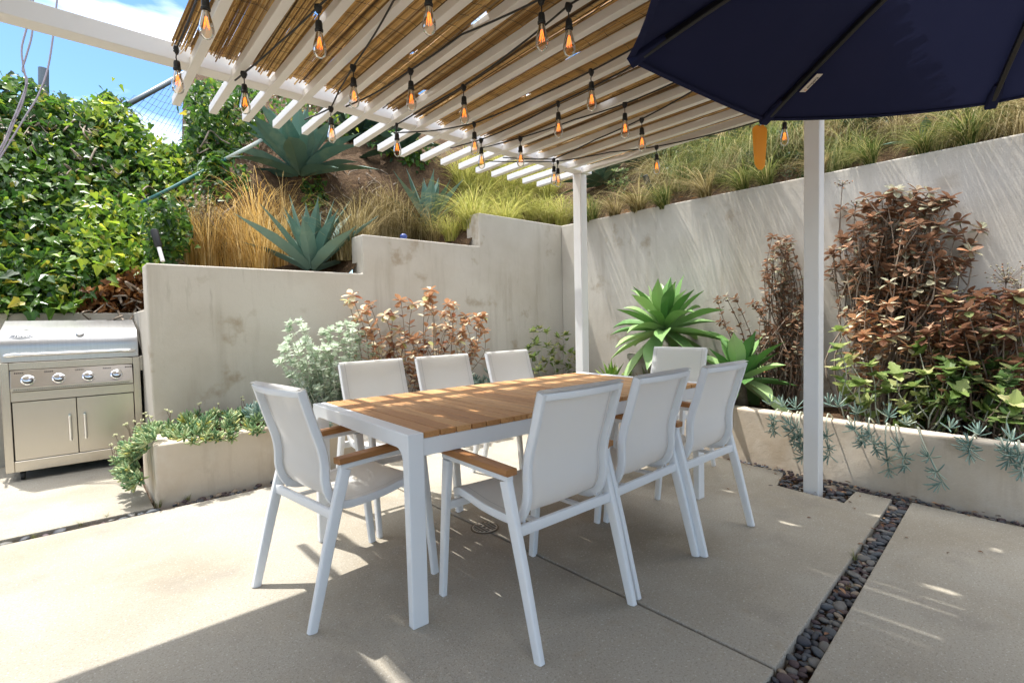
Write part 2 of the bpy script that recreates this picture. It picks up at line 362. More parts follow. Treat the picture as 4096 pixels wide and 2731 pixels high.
# ================================================================ dining table
TL, TW, TH = 2.104, 1.054, .745
tab = thing('dining_table', 'long outdoor dining table with slatted teak top and white metal frame', 'table', (.932, 1.658, 0), .6938-ANG)
m = MB(); n = 26; p = (TL-.136)/n
for i in range(n):
    m.cr = R.random(); a = .068+i*p+.0033
    m.box((a, .003+U(-.001, .001), .7215), (a+p-.0066, TW-.003, .7445+U(-.0006, .0006)))
m.build('tabletop', PLANK, tab, bevel=.0025, seg=1)
def portal(x0, x1):
    r = .05; b = .062; lg = .048; P = [(0, 0), (lg-.012, 0), (lg, TH-b-r)]
    for k in range(1, 8): a = pi-k*pi/2/8; P.append((lg+r+r*cos(a), TH-b-r+r*sin(a)))
    P += [(lg+r, TH-b)]
    P += [(TW-y, z) for y, z in reversed(P)]
    P += [(TW, TH), (0, TH)]
    q = MB(); q.prism_axis(P, x0, x1, 'x'); return q
for a, b in ((0, .068), (TL-.068, TL)): portal(a, b).build('end_frame', ALU, tab, bevel=.004, seg=2)
for y in (.008, TW-.043):
    m = MB(); m.box((.0685, y, .652), (TL-.0685, y+.035, .7208)); m.build('side_rail', ALU, tab, bevel=.003)
m = MB()
for x in (.7, 1.4): m.box((x, .0435, .69), (x+.03, TW-.0435, .720))
m.build('cross_bar', ALU, tab)
# ================================================================ dining chair
def make_chair():
    t = thing('dining_chair', '', 'chair')
    S = (1, 0, 0)
    for s in (-1, 1):
        X = .262*s
        m = MB(); m.sweep([(X, .292, 0), (X, .262, .3), (X, .228, .597)], rr(.028, .040, .007, 3), S, scale=[.86, .95, 1.1]); m.build('leg', ALU, t, smooth=True, autos=40)
        m = MB(); m.sweep([(X, -.302, 0), (X, -.226, .3), (X, -.146, .592)], rr(.028, .044, .007, 3), S, scale=[.84, 1, 1.08]); m.build('leg', ALU, t, smooth=True, autos=40)
        m = MB(); m.sweep([(X, -.168, .603), (X, .03, .608), (X, .249, .612)], rr(.028, .022, .005), S); m.build('arm_support', ALU, t, smooth=True, autos=40)
        m = MB(); m.sweep([(X, -.178, .6285), (X, -.02, .632), (X, .12, .635), (X, .256, .638)], rr(.052, .027, .005), S, scale=[.94, 1, 1.02, 1]); m.build('armrest', TEAK, t, smooth=True, autos=40)
    m = MB(); m.sweep([(-.25, -.196, .42), (.25, -.196, .42)], rr(.020, .038, .004), (0, 1, 0)); m.build('rail', ALU, t, smooth=True, autos=40)
    m = MB(); m.sweep([(-.25, .246, .398), (.25, .246, .398)], rr(.020, .034, .004), (0, 1, 0)); m.build('rail', ALU, t, smooth=True, autos=40)
    m = MB()
    for x in (-.12, .12): m.box((x-.012, -.186, .402), (x+.012, .237, .414))
    m.build('seat_support', ALU, t)
    prof = [(-.288, .913), (-.243, .765), (-.214, .675), (-.204, .61), (-.204, .545), (-.191, .492), (-.165, .452), (-.122, .431), (-.05, .4275), (.06, .434), (.15, .449), (.215, .456), (.25, .444)]
    path = curve([(0, a, b) for a, b in prof], 5)
    m = MB()
    for s in (-1, 1): m.sweep([(p.x+.2115*s, p.y, p.z) for p in path], rr(.021, .033, .005), S)
    m.sweep(curve([(-.205, -.286, .899), (-.1, -.306, .900), (0, -.312, .900), (.1, -.306, .900), (.205, -.286, .899)], 4), rr(.026, .030, .005), (0, 0, 1))
    m.sweep([(-.202, .250, .441), (.202, .250, .441)], rr(.022, .022, .005), (0, 1, 0))
    m.build('sling_frame', ALU, t, smooth=True, autos=40)
    m = MB(); n = len(path); k = 9
    for i, p in enumerate(path):
        tg = (path[min(i+1, n-1)]-path[max(i-1, 0)]).normalized(); nb = Vector((1, 0, 0)).cross(tg)
        f = i/(n-1); sag = .010*min(1, f*8)*(1-.4*f)
        for j in range(k):
            u = -1+2*j/(k-1); q = p+nb*(.0185-sag*(1-u*u)*1.0)
            m.v.append((.221*u, q.y, q.z))
    for i in range(n-1):
        for j in range(k-1): m.face((i*k+j, i*k+j+1, (i+1)*k+j+1, (i+1)*k+j))
    o = len(m.v)
    for j in range(k):       # the hem that wraps over the top bar
        u = -1+2*j/(k-1); x, y, z = m.v[j]; m.v.append((x, y-.012, z+.006)); 
    for j in range(k):
        u = -1+2*j/(k-1); x, y, z = m.v[j]; m.v.append((x, y-.040-.014*(1-u*u), z+.001))
    for j in range(k-1):
        m.face((o+j, o+j+1, j+1, j)); m.face((o+k+j, o+k+j+1, o+j+1, o+j))
    m.build('sling', SLING, t, smooth=True, autos=60)
    for s in (-1, 1):
        for off in (.0198, .0168):
            m = MB(); o = 0; e = off-.0185
            for i, p in enumerate(path):
                tg = (path[min(i+1, n-1)]-path[max(i-1, 0)]).normalized(); nb = Vector((1, 0, 0)).cross(tg); f = i/(n-1); sag = .010*min(1, f*8)*(1-.4*f)
                for x in (.1885, .1915): q = p+nb*(.0185-sag*(1-(x/.221)**2)+e); m.v.append((s*x, q.y, q.z))
            for i in range(n-1): m.face((o+2*i, o+2*i+1, o+2*i+3, o+2*i+2))
            m.build('hem_stitch', STITCH, t)
    m = MB()
    for x in (-.205, .205): m.box((x-.006, -.176, .432), (x+.006, -.15, .446))
    m.build('glide', ALU, t)
    return t
GC = 'white sling dining chairs around the teak table'
spots = [(.913, 2.205, radians(-83.4), 'white sling armchair at the left head of the table, seen from behind'),
         (1.415, 1.500, radians(-.5), 'white sling armchair nearest the camera on the near side of the table, back towards us'),
         (1.975, 1.522, radians(2.3), 'white sling armchair on the near side of the table between two other backs'),
         (2.535, 1.503, radians(0), 'white sling armchair on the near side, its legs nearest the right white post'),
         (1.49, 2.815, radians(180), 'white sling armchair across the table in front of the silver bush'),
         (2.04, 2.815, radians(179), 'white sling armchair across the table in front of the copper leaved bush'),
         (2.66, 2.80, radians(181), 'white sling armchair across the table closest to the corner of the walls'),
         (3.42, 2.13, radians(95), 'white sling armchair at the far head of the table below the green agave')]
ch0 = None
for i, (x, y, a, lb) in enumerate(spots):
    if ch0 is None: ch0 = make_chair(); ch0.location = (x, y, 0); ch0.rotation_euler = (0, 0, a); ch0['label'] = lb; ch0['group'] = GC
    else: dup(ch0, (x, y, 0), a, lb)
# ================================================================ grill
gr = thing('gas_grill', 'freestanding stainless steel gas grill with closed hood and two cabinet doors', 'grill', (-.405, 5.43, 0), radians(-.8))
def gp(m, n, mt=STEEL, par=None, **k): return m.build(n, mt, par or gr, **k)
m = MB()
m.box((.0, .0, .075), (.05, .57, .922)); m.box((.81, .0, .075), (.86, .57, .922)); m.box((.0505, .0, .075), (.8095, .02, .158))
m.box((.0505, .0, .62), (.8095, .02, .695)); m.box((.0505, .0, .865), (.8095, .02, .922)); m.box((.0505, .55, .075), (.8095, .57, .922)); m.box((.0505, .0205, .075), (.8095, .55, .10))
gp(m, 'cabinet', bevel=.003, seg=1)
m = MB(); m.box((.051, .03, .158), (.809, .034, .865)); gp(m, 'interior', DARK)
for a, b, hx in ((.056, .4275, .385), (.4325, .804, .478)):
    m = MB(); m.box((a, .004, .163), (b, .029, .615)); d = gp(m, 'door', bevel=.002, seg=1)
    m = MB(); m.tube([(hx, -.036, .285), (hx, -.036, .475)], .0105, 10)
    for z in (.30, .46): m.tube([(hx, -.036, z), (hx, .004, z)], .007, 8)
    for z in (.278, .455): m.lathe([(.010, 0), (.0115, .012), (.010, .026)], (hx, -.036, z), 10)
    gp(m, 'handle', CHROME, d, smooth=True, autos=50)
m = MB(); m.prism_axis([(.018, .862), (-.012, .862), (-.062, .732), (-.062, .703), (.018, .703)], .056, .804, 'x'); cp = gp(m, 'control_panel', bevel=.002, seg=1)
m = MB()
for i in range(58): x = .075+i*.0122; m.box((x, -.0632, .711), (x+.005, -.0615, .722))
sl = Vector((0, -.05, -.13)).normalized(); sn = Vector((0, -.13, .05)).normalized(); top = Vector((0, -.012, .862))
for kx in (.10, .27, .455, .63, .775):
    for j in range(5):
        x = kx-.02+j*.011; c = top+sl*.022+sn*.0006
        e = sl*.006; m.add([(x, (c-e).y, (c-e).z), (x+.006, (c-e).y, (c-e).z), (x+.006, (c+e).y, (c+e).z), (x, (c+e).y, (c+e).z)], [(0, 1, 2, 3)])
gp(m, 'vent_slot', DARK, cp)
for kx in (.155, .333, .515, .695):
    c = top+sl*.082+Vector((kx, 0, 0))
    m = MB(); m.lathe([(.041, 0), (.041, .004), (.034, .009), (.0335, .012)], c, 20, sn)
    k0 = gp(m, 'knob', CHROME, cp, smooth=True, autos=40)
    m = MB(); m.lathe([(.030, .010), (.0305, .014), (.0285, .040)], c, 20, sn); gp(m, 'knob_grip', RUBBER, k0 if False else cp, smooth=True, autos=40)
    m = MB(); m.lathe([(.028, .0405), (.0295, .042), (.0285, .049), (.022, .052)], c, 20, sn); gp(m, 'knob_cap', CHROME, cp, smooth=True, autos=40)
hp = curve([(0, 0, .927), (0, 0, 1.03)], 1)
P = [(0, .926), (0, 1.03)]+[(.155*(1-cos(a))+.004*0, 1.03+.15*sin(a)) for a in [k*pi/2/7*.86 for k in range(1, 8)]]
P = P+[(.50, 1.252), (.545, 1.235), (.555, .926)]
m = MB(); m.prism_axis(P, .006, .854, 'x'); hd = gp(m, 'hood', STEELH, bevel=.004, seg=2, smooth=True, autos=22)
m = MB(); m.tube([(.07, -.05, .982), (.79, -.05, .984)], .0125, 12); gp(m, 'handle', CHROME, hd, smooth=True, autos=50)
m = MB()
for x, s in ((.05, 1), (.81, -1)):
    m.sweep([(x-.02*s, -.048, .980), (x, -.053, .981), (x+.04*s, -.051, .982), (x+.075*s, -.05, .983)], rr(.030, .028, .012, 3), (0, 1, 0), scale=[.5, 1, 1.05, .8])
    m.sweep([(x+.01*s, -.045, .981), (x+.01*s, .0, .981)], rr(.03, .022, .008, 2), (1, 0, 0))
gp(m, 'handle_bracket', CHROME, hd, smooth=True, autos=50)
hn_ = Vector((0, -.76, .65)).normalized(); hc = Vector((.475, .046, 1.133))
m = MB(); m.lathe([(.030, -.01), (.031, .02), (.029, .026)], hc, 20, hn_); th = gp(m, 'thermometer', CHROME, hd, smooth=True, autos=40)
m = MB(); m.lathe([(.025, .0262), (.025, .0275)], hc, 20, hn_); gp(m, 'dial', mat('dial_grey', (.35, .36, .38), .3), hd)
# oval maker's plate with raised lettering
def text_mesh(body, size, shear, ext):
    cu = bpy.data.curves.new('lettering', 'FONT'); cu.body = body; cu.size = size; cu.shear = shear; cu.extrude = ext; cu.align_x = 'CENTER'; cu.align_y = 'CENTER'; cu.offset = size*.012
    ob = bpy.data.objects.new('lettering', cu); COL.objects.link(ob)
    dg = bpy.context.evaluated_depsgraph_get(); me = bpy.data.meshes.new_from_object(ob.evaluated_get(dg))
    bpy.data.objects.remove(ob); bpy.data.curves.remove(cu); return me
ex = Vector((1, 0, 0)); ey = Vector((0, .62, .78)).normalized(); ez = ex.cross(ey)
pc = Vector((.125, .032, 1.122))
m = MB(); n = 28
oval = [(.072*cos(2*pi*i/n)*(1 if sin(2*pi*i/n) > -.2 or cos(2*pi*i/n) < 0 else .86), .019*sin(2*pi*i/n)) for i in range(n)]
def plate(sc_, z0, z1):
    vs = [tuple(pc+ex*(a*sc_)+ey*(b*sc_)+ez*z) for z in (z0, z1) for a, b in oval]
    m.add(vs, [tuple(range(n, 2*n))]+[(i, (i+1) % n, n+(i+1) % n, n+i) for i in range(n)])
plate(1, -.012, .006); pl = gp(m, 'maker_plate', CHROME, hd)
m = MB(); plate(.9, .006, .0068); gp(m, 'plate_field', mat('plate_dark', (.10, .11, .13), .4), hd)
me = text_mesh('Turbo', .034, .35, .001); me.transform(Matrix((ex, ey, ez)).transposed().to_4x4()); me.transform(Matrix.Translation(pc+ez*.0085)); me.materials.append(WHITE)
o = bpy.data.objects.new('lettering', me); COL.objects.link(o); o.parent = hd
m = MB(); m.box((.8605, .02, .80), (.884, .03, .93)); m.box((.884, .02, .80), (.90, .03, .84)); m.box((.884, .02, .89), (.90, .03, .915)); gp(m, 'side_bracket', STEEL, bevel=.002, seg=1)
m = MB(); m.box((-.022, .02, .80), (-.0005, .03, .87)); gp(m, 'side_bracket', STEEL)
for x in (.09, .77):
    for y in (.07, .49):
        m = MB(); m.lathe([(.034, -.012), (.036, -.008), (.036, .008), (.034, .012)], (x, y, .036), 16, (1, 0, 0)); m.box((x-.017, y-.012, .05), (x-.013, y+.012, .0745)); m.box((x+.013, y-.012, .05), (x+.017, y+.012, .0745)); gp(m, 'caster', RUBBER)
# ================================================================ umbrella
UC = _xr*1.638+_fw0*1.294; UC.z = 0; UZ = 2.16; UR = 1.346
um = thing('patio_umbrella', 'large navy blue canvas patio umbrella seen from below at the top right', 'umbrella', (UC.x, UC.y, 0))
def ub(m, n, mt, **k): return m.build(n, mt, um, origin=um.location, **k)
dirs = [_xr*cos(radians(104.7+45*k))+_fw0*sin(radians(104.7+45*k)) for k in range(8)]
def up_(d, s): p = UC+d*(UR*s); p.z = UZ+.42*(1-s)+.035*sin(pi*s); return p
m = MB(); NS, NT = 12, 10
for k in range(8):
    o = len(m.v)
    for i in range(NS+1):
        s = max(.02, i/NS); a, b = up_(dirs[k], s), up_(dirs[(k+1) % 8], s)
        for j in range(NT+1):
            t = j/NT; p = a.lerp(b, t); w = 4*t*(1-t)
            c = Vector((UC.x, UC.y, p.z)); p += (c-p)*(.030*w*s**4); p.z -= .035*w*s
            m.v.append(tuple(p))
    for i in range(NS):
        for j in range(NT): m.face((o+i*(NT+1)+j, o+i*(NT+1)+j+1, o+(i+1)*(NT+1)+j+1, o+(i+1)*(NT+1)+j))
can = ub(m, 'canopy', NAVY, smooth=True, autos=25)
m = MB()
for k in range(8):
    pts = []
    for j in range(NT+1):
        t = j/NT; a, b = up_(dirs[k], 1), up_(dirs[(k+1) % 8], 1); p = a.lerp(b, t); w = 4*t*(1-t); c = Vector((UC.x, UC.y, p.z)); p += (c-p)*(.030*w); p.z -= .035*w+.004; pts.append(p)
    m.sweep(pts, rr(.006, .026, .002, 1), (0, 0, 1))
h = ub(m, 'hem', NAVY); h.parent = can; 
for k in range(8):
    m = MB(); m.sweep([up_(dirs[k], s)-Vector((0, 0, .022)) for s in (.03, .2, .4, .6, .8, .985)], rr(.020, .024, .004), None); rb = ub(m, 'rib', NAVYRIB)
    m = MB(); m.sweep([up_(dirs[k], s)-Vector((0, 0, .018+.004*(s > .95))) for s in (.90, .95, 1.0)], rr(.055, .034, .008), None, scale=[.6, .9, .8]); pk = ub(m, 'rib_pocket', NAVY)
m = MB(); m.lathe([(.02, 0), (.021, 2.56)], (UC.x, UC.y, .0), 14); ub(m, 'pole', NAVYRIB, smooth=True, autos=40)
m = MB(); m.lathe([(.05, 2.50), (.055, 2.53), (.05, 2.575)], (UC.x, UC.y, 0), 14); m.lathe([(.045, 1.95), (.05, 1.98), (.045, 2.02)], (UC.x, UC.y, 0), 14); ub(m, 'hub', NAVYRIB)
m = MB(); m.lathe([(.15, .001), (.15, .05), (.06, .09), (.03, .3)], (UC.x, UC.y, 0), 24); ub(m, 'base', RUBBER, smooth=True, autos=40)
# label sewn beside the second rib
rp = up_(dirs[0], .815); tdir = (up_(dirs[0], .9)-up_(dirs[0], .7)).normalized(); lat = tdir.cross(Vector((0, 0, 1))).normalized()
dn = tdir.cross(lat); dn = dn if dn.z < 0 else -dn
side = lat if (lat.dot(RGT)) > 0 else -lat
c0 = rp+dn*.042+side*.032
q0 = MB(); hl, hw = .052, .017
q0.add([tuple(c0-tdir*hl-side*hw), tuple(c0+tdir*hl-side*hw), tuple(c0+tdir*hl+side*hw-dn*.004), tuple(c0-tdir*hl+side*hw-dn*.004), tuple(c0-tdir*hl-side*hw-dn*.002), tuple(c0+tdir*hl-side*hw-dn*.002), tuple(c0+tdir*hl+side*hw-dn*.006), tuple(c0-tdir*hl+side*hw-dn*.006)], [(0, 1, 2, 3), (7, 6, 5, 4), (0, 4, 5, 1), (1, 5, 6, 2), (2, 6, 7, 3), (3, 7, 4, 0)])
tg_ = ub(q0, 'care_label', mat('label_cloth', (.74, .70, .64), .8))
def letter(body, off, col):
    me = text_mesh(body, .021, 0, .0002); A = -tdir; B = -side; Z = A.cross(B)
    if Z.dot(dn) < 0: A = A; B = -B; Z = A.cross(B)
    me.transform(Matrix((A, B, Z)).transposed().to_4x4()); me.transform(Matrix.Translation(c0+dn*.0018+A*off-um.location)); me.materials.append(col)
    o = bpy.data.objects.new('lettering', me); COL.objects.link(o); o.parent = tg_
letter('t', -.036, mat('ink_orange', (.7, .18, .03), .7)); letter('empera', .006, mat('ink_dark', (.05, .045, .04), .7))
# ================================================================ string lights
def glass_mat():
    m, t, n = nt('amber_glass'); out = n.new('ShaderNodeOutputMaterial')
    tr = n.new('ShaderNodeBsdfTransparent'); tr.inputs[0].default_value = (.97, .90, .80, 1)
    gl = n.new('ShaderNodeBsdfGlossy'); gl.inputs['Roughness'].default_value = .04
    lw = n.new('ShaderNodeLayerWeight'); lw.inputs[0].default_value = .28
    mx = n.new('ShaderNodeMixShader'); L(t, lw.outputs['Fresnel'], mx.inputs[0]); L(t, tr.outputs[0], mx.inputs[1]); L(t, gl.outputs[0], mx.inputs[2]); L(t, mx.outputs[0], out.inputs[0]); return m
GLASS = glass_mat()
FIL = mat('filament', (.9, .35, .05), .5, emit=((1, .20, .025), 1.0))
BRASS = mat('brass_cap', (.5, .36, .16), .3, metal=1)
def make_bulb():
    t = thing('hanging_bulb', '', 'light bulb')
    m = MB(); m.sweep([(0, 0, .012), (0, 0, -.002), (0, 0, -.022)], rr(.018, .030, .004), (1, 0, 0), scale=[.9, 1.1, .55]); m.tube([(0, 0, -.02), (.003, 0, -.038), (0, 0, -.058)], .0028, 6); m.build('clip', RUBBER, t, smooth=True, autos=45)
    m = MB(); m.lathe([(.004, -.052), (.0125, -.056), (.0145, -.066), (.0150, -.088), (.0172, -.090), (.0172, -.097), (.0155, -.099)], n=16); m.build('socket', RUBBER, t, smooth=True, autos=40)
    m = MB(); m.lathe([(.0125, -.0965), (.0135, -.106), (.0175, -.124), (.0232, -.146), (.0268, -.166), (.0265, -.181), (.0215, -.196), (.012, -.205), (.004, -.2085)], n=20); gl = m.build('glass_bulb', GLASS, t, smooth=True)
    m = MB()
    for k in range(7):
        a = 2*pi*k/7; m.tube([(.0035*cos(a), .0035*sin(a), -.122), (.0115*cos(a+.25), .0115*sin(a+.25), -.168)], .00055, 4)
        b = a+2*pi/7; m.tube([(.0115*cos(a+.25), .0115*sin(a+.25), -.168), (.0045*cos(b), .0045*sin(b), -.126)], .00055, 4)
    m.build('filament', FIL, gl)
    m = MB(); m.lathe([(.004, -.099), (.003, -.13), (.0015, -.172)], n=8); m.build('stem', mat('glass_stem', (.8, .75, .65), .2), gl)
    return t
GB = 'clear filament bulbs of the string lights'
bulbs = [(470, -35, 'big clear bulb at the photo top edge beside the first rafter and the sky'),
 (405, 114, 'clear bulb hanging against the blue sky at the end of the white beam'),
 (731, 18, 'glowing bulb hanging alone near the photo top between third and fourth rafters'),
 (560, 170, 'clear bulb in front of the big agave tip, by the end of the third rafter'),
 (811, 155, 'left of two similar glowing bulbs side by side over the dry bank'),
 (943, 163, 'right of two similar glowing bulbs side by side over the dry bank'),
 (983, -45, 'glowing bulb cut off by the photo top edge near the middle of the reed roof'),
 (1243, 0, 'left bulb of the close glowing pair at the photo top beside the umbrella'),
 (1306, 15, 'right bulb of the close glowing pair at the photo top beside the umbrella'),
 (760, 250, 'small clear bulb against the dark leaves of the big agave, at the fifth rafter end'),
 (1065, 200, 'glowing bulb halfway down a diagonal cable above the lime green grass'),
 (911, 288, 'clear bulb at a rafter end above the middle blue agave'),
 (1358, 165, 'glowing bulb just left of the umbrella edge, the upper of those close to it'),
 (1282, 238, 'glowing bulb below and left of the bulb closest to the umbrella edge'),
 (1089, 285, 'amber bulb overlapping a white rafter end, its twin hanging close below right'),
 (1105, 322, 'clear small bulb close below right of the amber bulb at the rafter ends'),
 (1195, 318, 'small bulb by itself in front of the white rafter ends above the wall corner'),
 (1435, 240, 'glowing bulb under the far rafters, left and above of its neighbour over the grass'),
 (1474, 275, 'glowing bulb in front of the last rafters, over the dark agaves behind the wall'),
 (1272, 367, 'small amber bulb at the last rafter ends, in front of another bulb'),
 (1281, 372, 'small bulb partly hidden behind the amber bulb at the last rafter ends'),
 (1508, 338, 'small glowing bulb against the hillside grass, below the outermost rafter'),
 (1802, 262, 'clear bulb between the orange spinner and the right white post')]
b0 = None; BP = []
for x, y, lb in bulbs:
    p = on_z(x, y, 2.49); BP.append(p); rz = U(0, 3)
    if b0 is None: b0 = make_bulb(); b0.location = p; b0.rotation_euler = (0, 0, rz); b0['label'] = lb; b0['group'] = GB
    else: dup(b0, p, rz, lb)
def cable(pts, label):
    P = []
    for q in pts:
        if isinstance(q, int): P.append(BP[q]+Vector((0, 0, .004)))
        else: P.append(on_z(q[0], q[1], q[2] if len(q) > 2 else 2.50))
    out = []
    for a, b in zip(P, P[1:]):
        n = 8; l = (b-a).length
        for k in range(n): t = k/n; p = a.lerp(b, t); p.z -= .10*l*t*(1-t)*.35; out.append(p)
    out.append(P[-1]); m = MB(); m.tube(out, .0048, 6)
    tag(m.build('light_cable', RUBBER, smooth=True), label, 'cable', 'black cables of the string lights')
cable([(400, 118), 1, (428, 60), (452, 0), 0], 'black light cable running along the first rafter beside the sky')
cable([(540, 185), 3, (640, 100), 2, (790, -40)], 'black light cable with a bulb hanging between third and fourth rafters near the top')
cable([(700, 275), 9, (780, 205), 4, (860, 80), (905, 0), 6], 'black light cable rising from the fifth rafter end to the top edge of the photo')
cable([(795, 245), (860, 215), 5, (1060, 80), 7, (1330, -60)], 'black light cable crossing the rafters up to the left bulb of the top pair')
cable([(895, 300), 11, (970, 250), 10, (1180, 115), 8, (1390, -40)], 'black light cable crossing the rafters up to the right bulb of the top pair')
cable([(905, 305), (1000, 300), 14, (1250, 215), 12, (1500, 85), (1620, 10)], 'black light cable meeting the umbrella edge highest')
cable([(1035, 340), 15, (1180, 290), 13, (1420, 170), (1600, 60)], 'black light cable passing under the umbrella edge below the highest one')
cable([(1105, 340), 16, (1320, 275), 17, (1560, 185), (1700, 120)], 'black light cable along the far rafters behind the umbrella tip')
cable([(1155, 362), 19, (1370, 320), 18, (1590, 210), (1760, 130)], 'black light cable second from the outermost rafter')
cable([(1110, 370), 20, (1400, 350), 21, (1650, 305), 22], 'black light cable hanging lowest along the outermost rafter')
# orange spinner
p = on_z(1745, 280, 2.44); sp = thing('wind_spinner', 'orange plastic strip hanging from the pergola under the umbrella edge', 'wind spinner', p)
m = MB(); N = 18; W2 = .054
for i in range(N+1):
    t = i/N; a = .1+.5*t; w = W2*min(1, .45+t*7, .45+(1-t)*7); z = -.02-.29*t
    d = RGT*cos(a)+Vector((0, 1, 0)).cross(RGT)*0+FWD*sin(a)*.8
    for s in (-1, 0, 1): q = d*(w*s)+FWD*(.012*(1-abs(s))); m.v.append((q.x, q.y, z))
for i in range(N):
    for j in range(2): m.face((i*3+j, i*3+j+1, (i+1)*3+j+1, (i+1)*3+j))
m.build('strip', ORANGE, sp, smooth=True)
m = MB(); m.tube([(0, 0, .10), (0, 0, -.03)], .0015, 4); m.build('thread', WIRE, sp)
# ================================================================ drain, lights on the hill, pipe, cables, fence
dr = thing('floor_drain', 'round slotted metal drain cover set in the concrete under the table', 'drain cover', (1.715, 2.215, 0))
m = MB(); m.lathe([(.080, .0005), (.080, .004), (.072, .0045)], n=36); m.build('rim', mat('brass_rim', (.10, .07, .04), .6), dr)
m = MB(); m.lathe([(.071, .0046), (.071, .0062)], n=36); m.build('cover', mat('drain_metal', (.42, .39, .34), .5, metal=.3, layers=[(30, (.3, .25, .19), .5, .7, 4, .7)]), dr)
m = MB()
for i in range(-3, 4):
    y = i*.0175; h = sqrt(max(0, .064**2-y*y))
    for a, b in ((-h, -.008), (.008, h)) if abs(i) % 2 else ((-h, h),): m.box((a, y-.0048, .0062), (b, y+.0048, .0070))
m.build('slot', DARK, dr)
def spot(p, q, r, label, white=0):
    t = thing('garden_spotlight', label, 'spotlight', p); v = Vector(q)-Vector(p)
    m = MB(); m.tube([(0, 0, 0), tuple(v*.55)], r*.55, 10); m.build('stake', RUBBER if not white else WHITE, t, smooth=True, autos=40)
    m = MB(); m.sweep([tuple(v*.45), tuple(v*.5), tuple(v*.95), tuple(v)], [(r*cos(2*pi*j/14), r*sin(2*pi*j/14)) for j in range(14)], scale=[.7, 1, 1.05, 1.05]); m.build('housing', RUBBER, t, smooth=True, autos=40)
    m = MB(); m.sweep([tuple(v*1.0), tuple(v*1.015)], [(r*.9*cos(2*pi*j/14), r*.9*sin(2*pi*j/14)) for j in range(14)]); m.build('lens', mat('lens', (.3, .3, .3), .1), t)
p = on_y(374, 600, 5.35); q = on_y(354, 530, 5.45); spot(p, q, .030, 'black spotlight on a white base behind the left end of the stepped wall', 1)
p = on_x(1508, 468, 5.62); q = on_x(1482, 404, 5.52); spot(p, q, .034, 'slim black spotlight leaning out of the grass on top of the right wall')
p = on_y(927, 543, 5.0); m = MB(); m.lathe([(.002, -.03), (.03, -.028), (.04, -.01), (.038, .012), (.02, .026), (.003, .03)], p, 14); tag(m.build('blue_lump', mat('blue_plastic', (.02, .05, .22), .4), smooth=True), 'small dark blue lump lying on the stepped wall below the middle blue agave', 'lump')  # unidentified blue object, built as a rounded lump
m = MB(); P = [on_y(318, 470, 6.75), on_y(395, 432, 6.75), on_y(470, 392, 6.7), on_y(520, 365, 6.6)]; m.tube(P, .020, 10); pipe = m.build('irrigation_pipe', mat('teal_pipe', (.025, .13, .12), .45, layers=[(6, (.2, .3, .28), .6, .7, 2, .7)]), smooth=True); tag(pipe, 'teal pipe slanting up the ivy bank towards the big agave', 'pipe')
m = MB(); m.tube([P[-1], on_y(580, 334, 6.5), on_y(600, 322, 6.55)], .0212, 10); m.build('pale_section', mat('pale_pipe', (.50, .55, .5), .5), pipe, smooth=True)
# three utility wires in front of the ivy
PW = mat('grey_cable', (.30, .27, .31), .5)
for pts, lb in (([(72, -60), (70, 0), (62, 60), (50, 110), (53, 150), (60, 195), (45, 240), (28, 280), (10, 325), (-25, 380)], 'pale utility cable hanging over the ivy, the leftmost one with a loop'),
                ([(80, -60), (76, 0), (74, 75), (60, 130), (52, 160), (62, 185), (52, 235), (35, 275), (12, 330), (-25, 400)], 'pale utility cable hanging over the ivy, crossing the looped one'),
                ([(136, -60), (131, 0), (121, 90), (108, 165), (85, 225), (60, 265), (30, 315), (-20, 395)], 'pale utility cable hanging over the ivy, the rightmost of the three')):
    m = MB(); m.tube(curve([on_y(x, y, 6.05) for x, y in pts], 5), .0070, 6); tag(m.build('utility_cable', PW, smooth=True), lb, 'cable', 'utility cables in front of the ivy')
GALV = mat('galvanised', (.16, .18, .19), .45, metal=.6)
fe = thing('chain_link_fence', 'grey chain link fence with a slanting top rail rising above the ivy against the sky', 'fence', on_y(100, 260, 8.7))
def fp(m, n, mt, **k): return m.build(n, mt, fe, origin=fe.location, **k)
FY = 8.7
m = MB(); a, b = on_y(100, 158, FY), on_y(100, 420, FY); m.tube([a, b], .052, 12); fp(m, 'post', GALV, smooth=True, autos=40)
A, B = on_y(262, 258, FY), on_y(392, 187, FY); A2 = A+(A-B)*.4; B2 = B+(B-A)*.35
m = MB(); m.tube([A2, B2], .034, 10); fp(m, 'top_rail', GALV, smooth=True)
m = MB()
def rail(x): return A2.z+(B2.z-A2.z)*(x-A2.x)/(B2.x-A2.x)
s = .10; x = A2.x
for k in range(int((B2.x-A2.x)/s)+12):
    for sg in (1, -1):
        pts = []
        for j in range(30):
            xx = A2.x-1.2+k*s+(j*s*.5 if sg > 0 else 1.5-j*s*.5); zz = rail(xx)+.10-j*s*.5
            if A2.x-.1 < xx < B2.x and zz > rail(xx)-1.35: pts.append((xx+.004*sin(j*pi), FY+.03+.006*(-1)**j, zz+.09*sin(xx*4)))
        if len(pts) > 1: m.tube(pts, .0028, 3)
fp(m, 'wire_mesh', GALV)
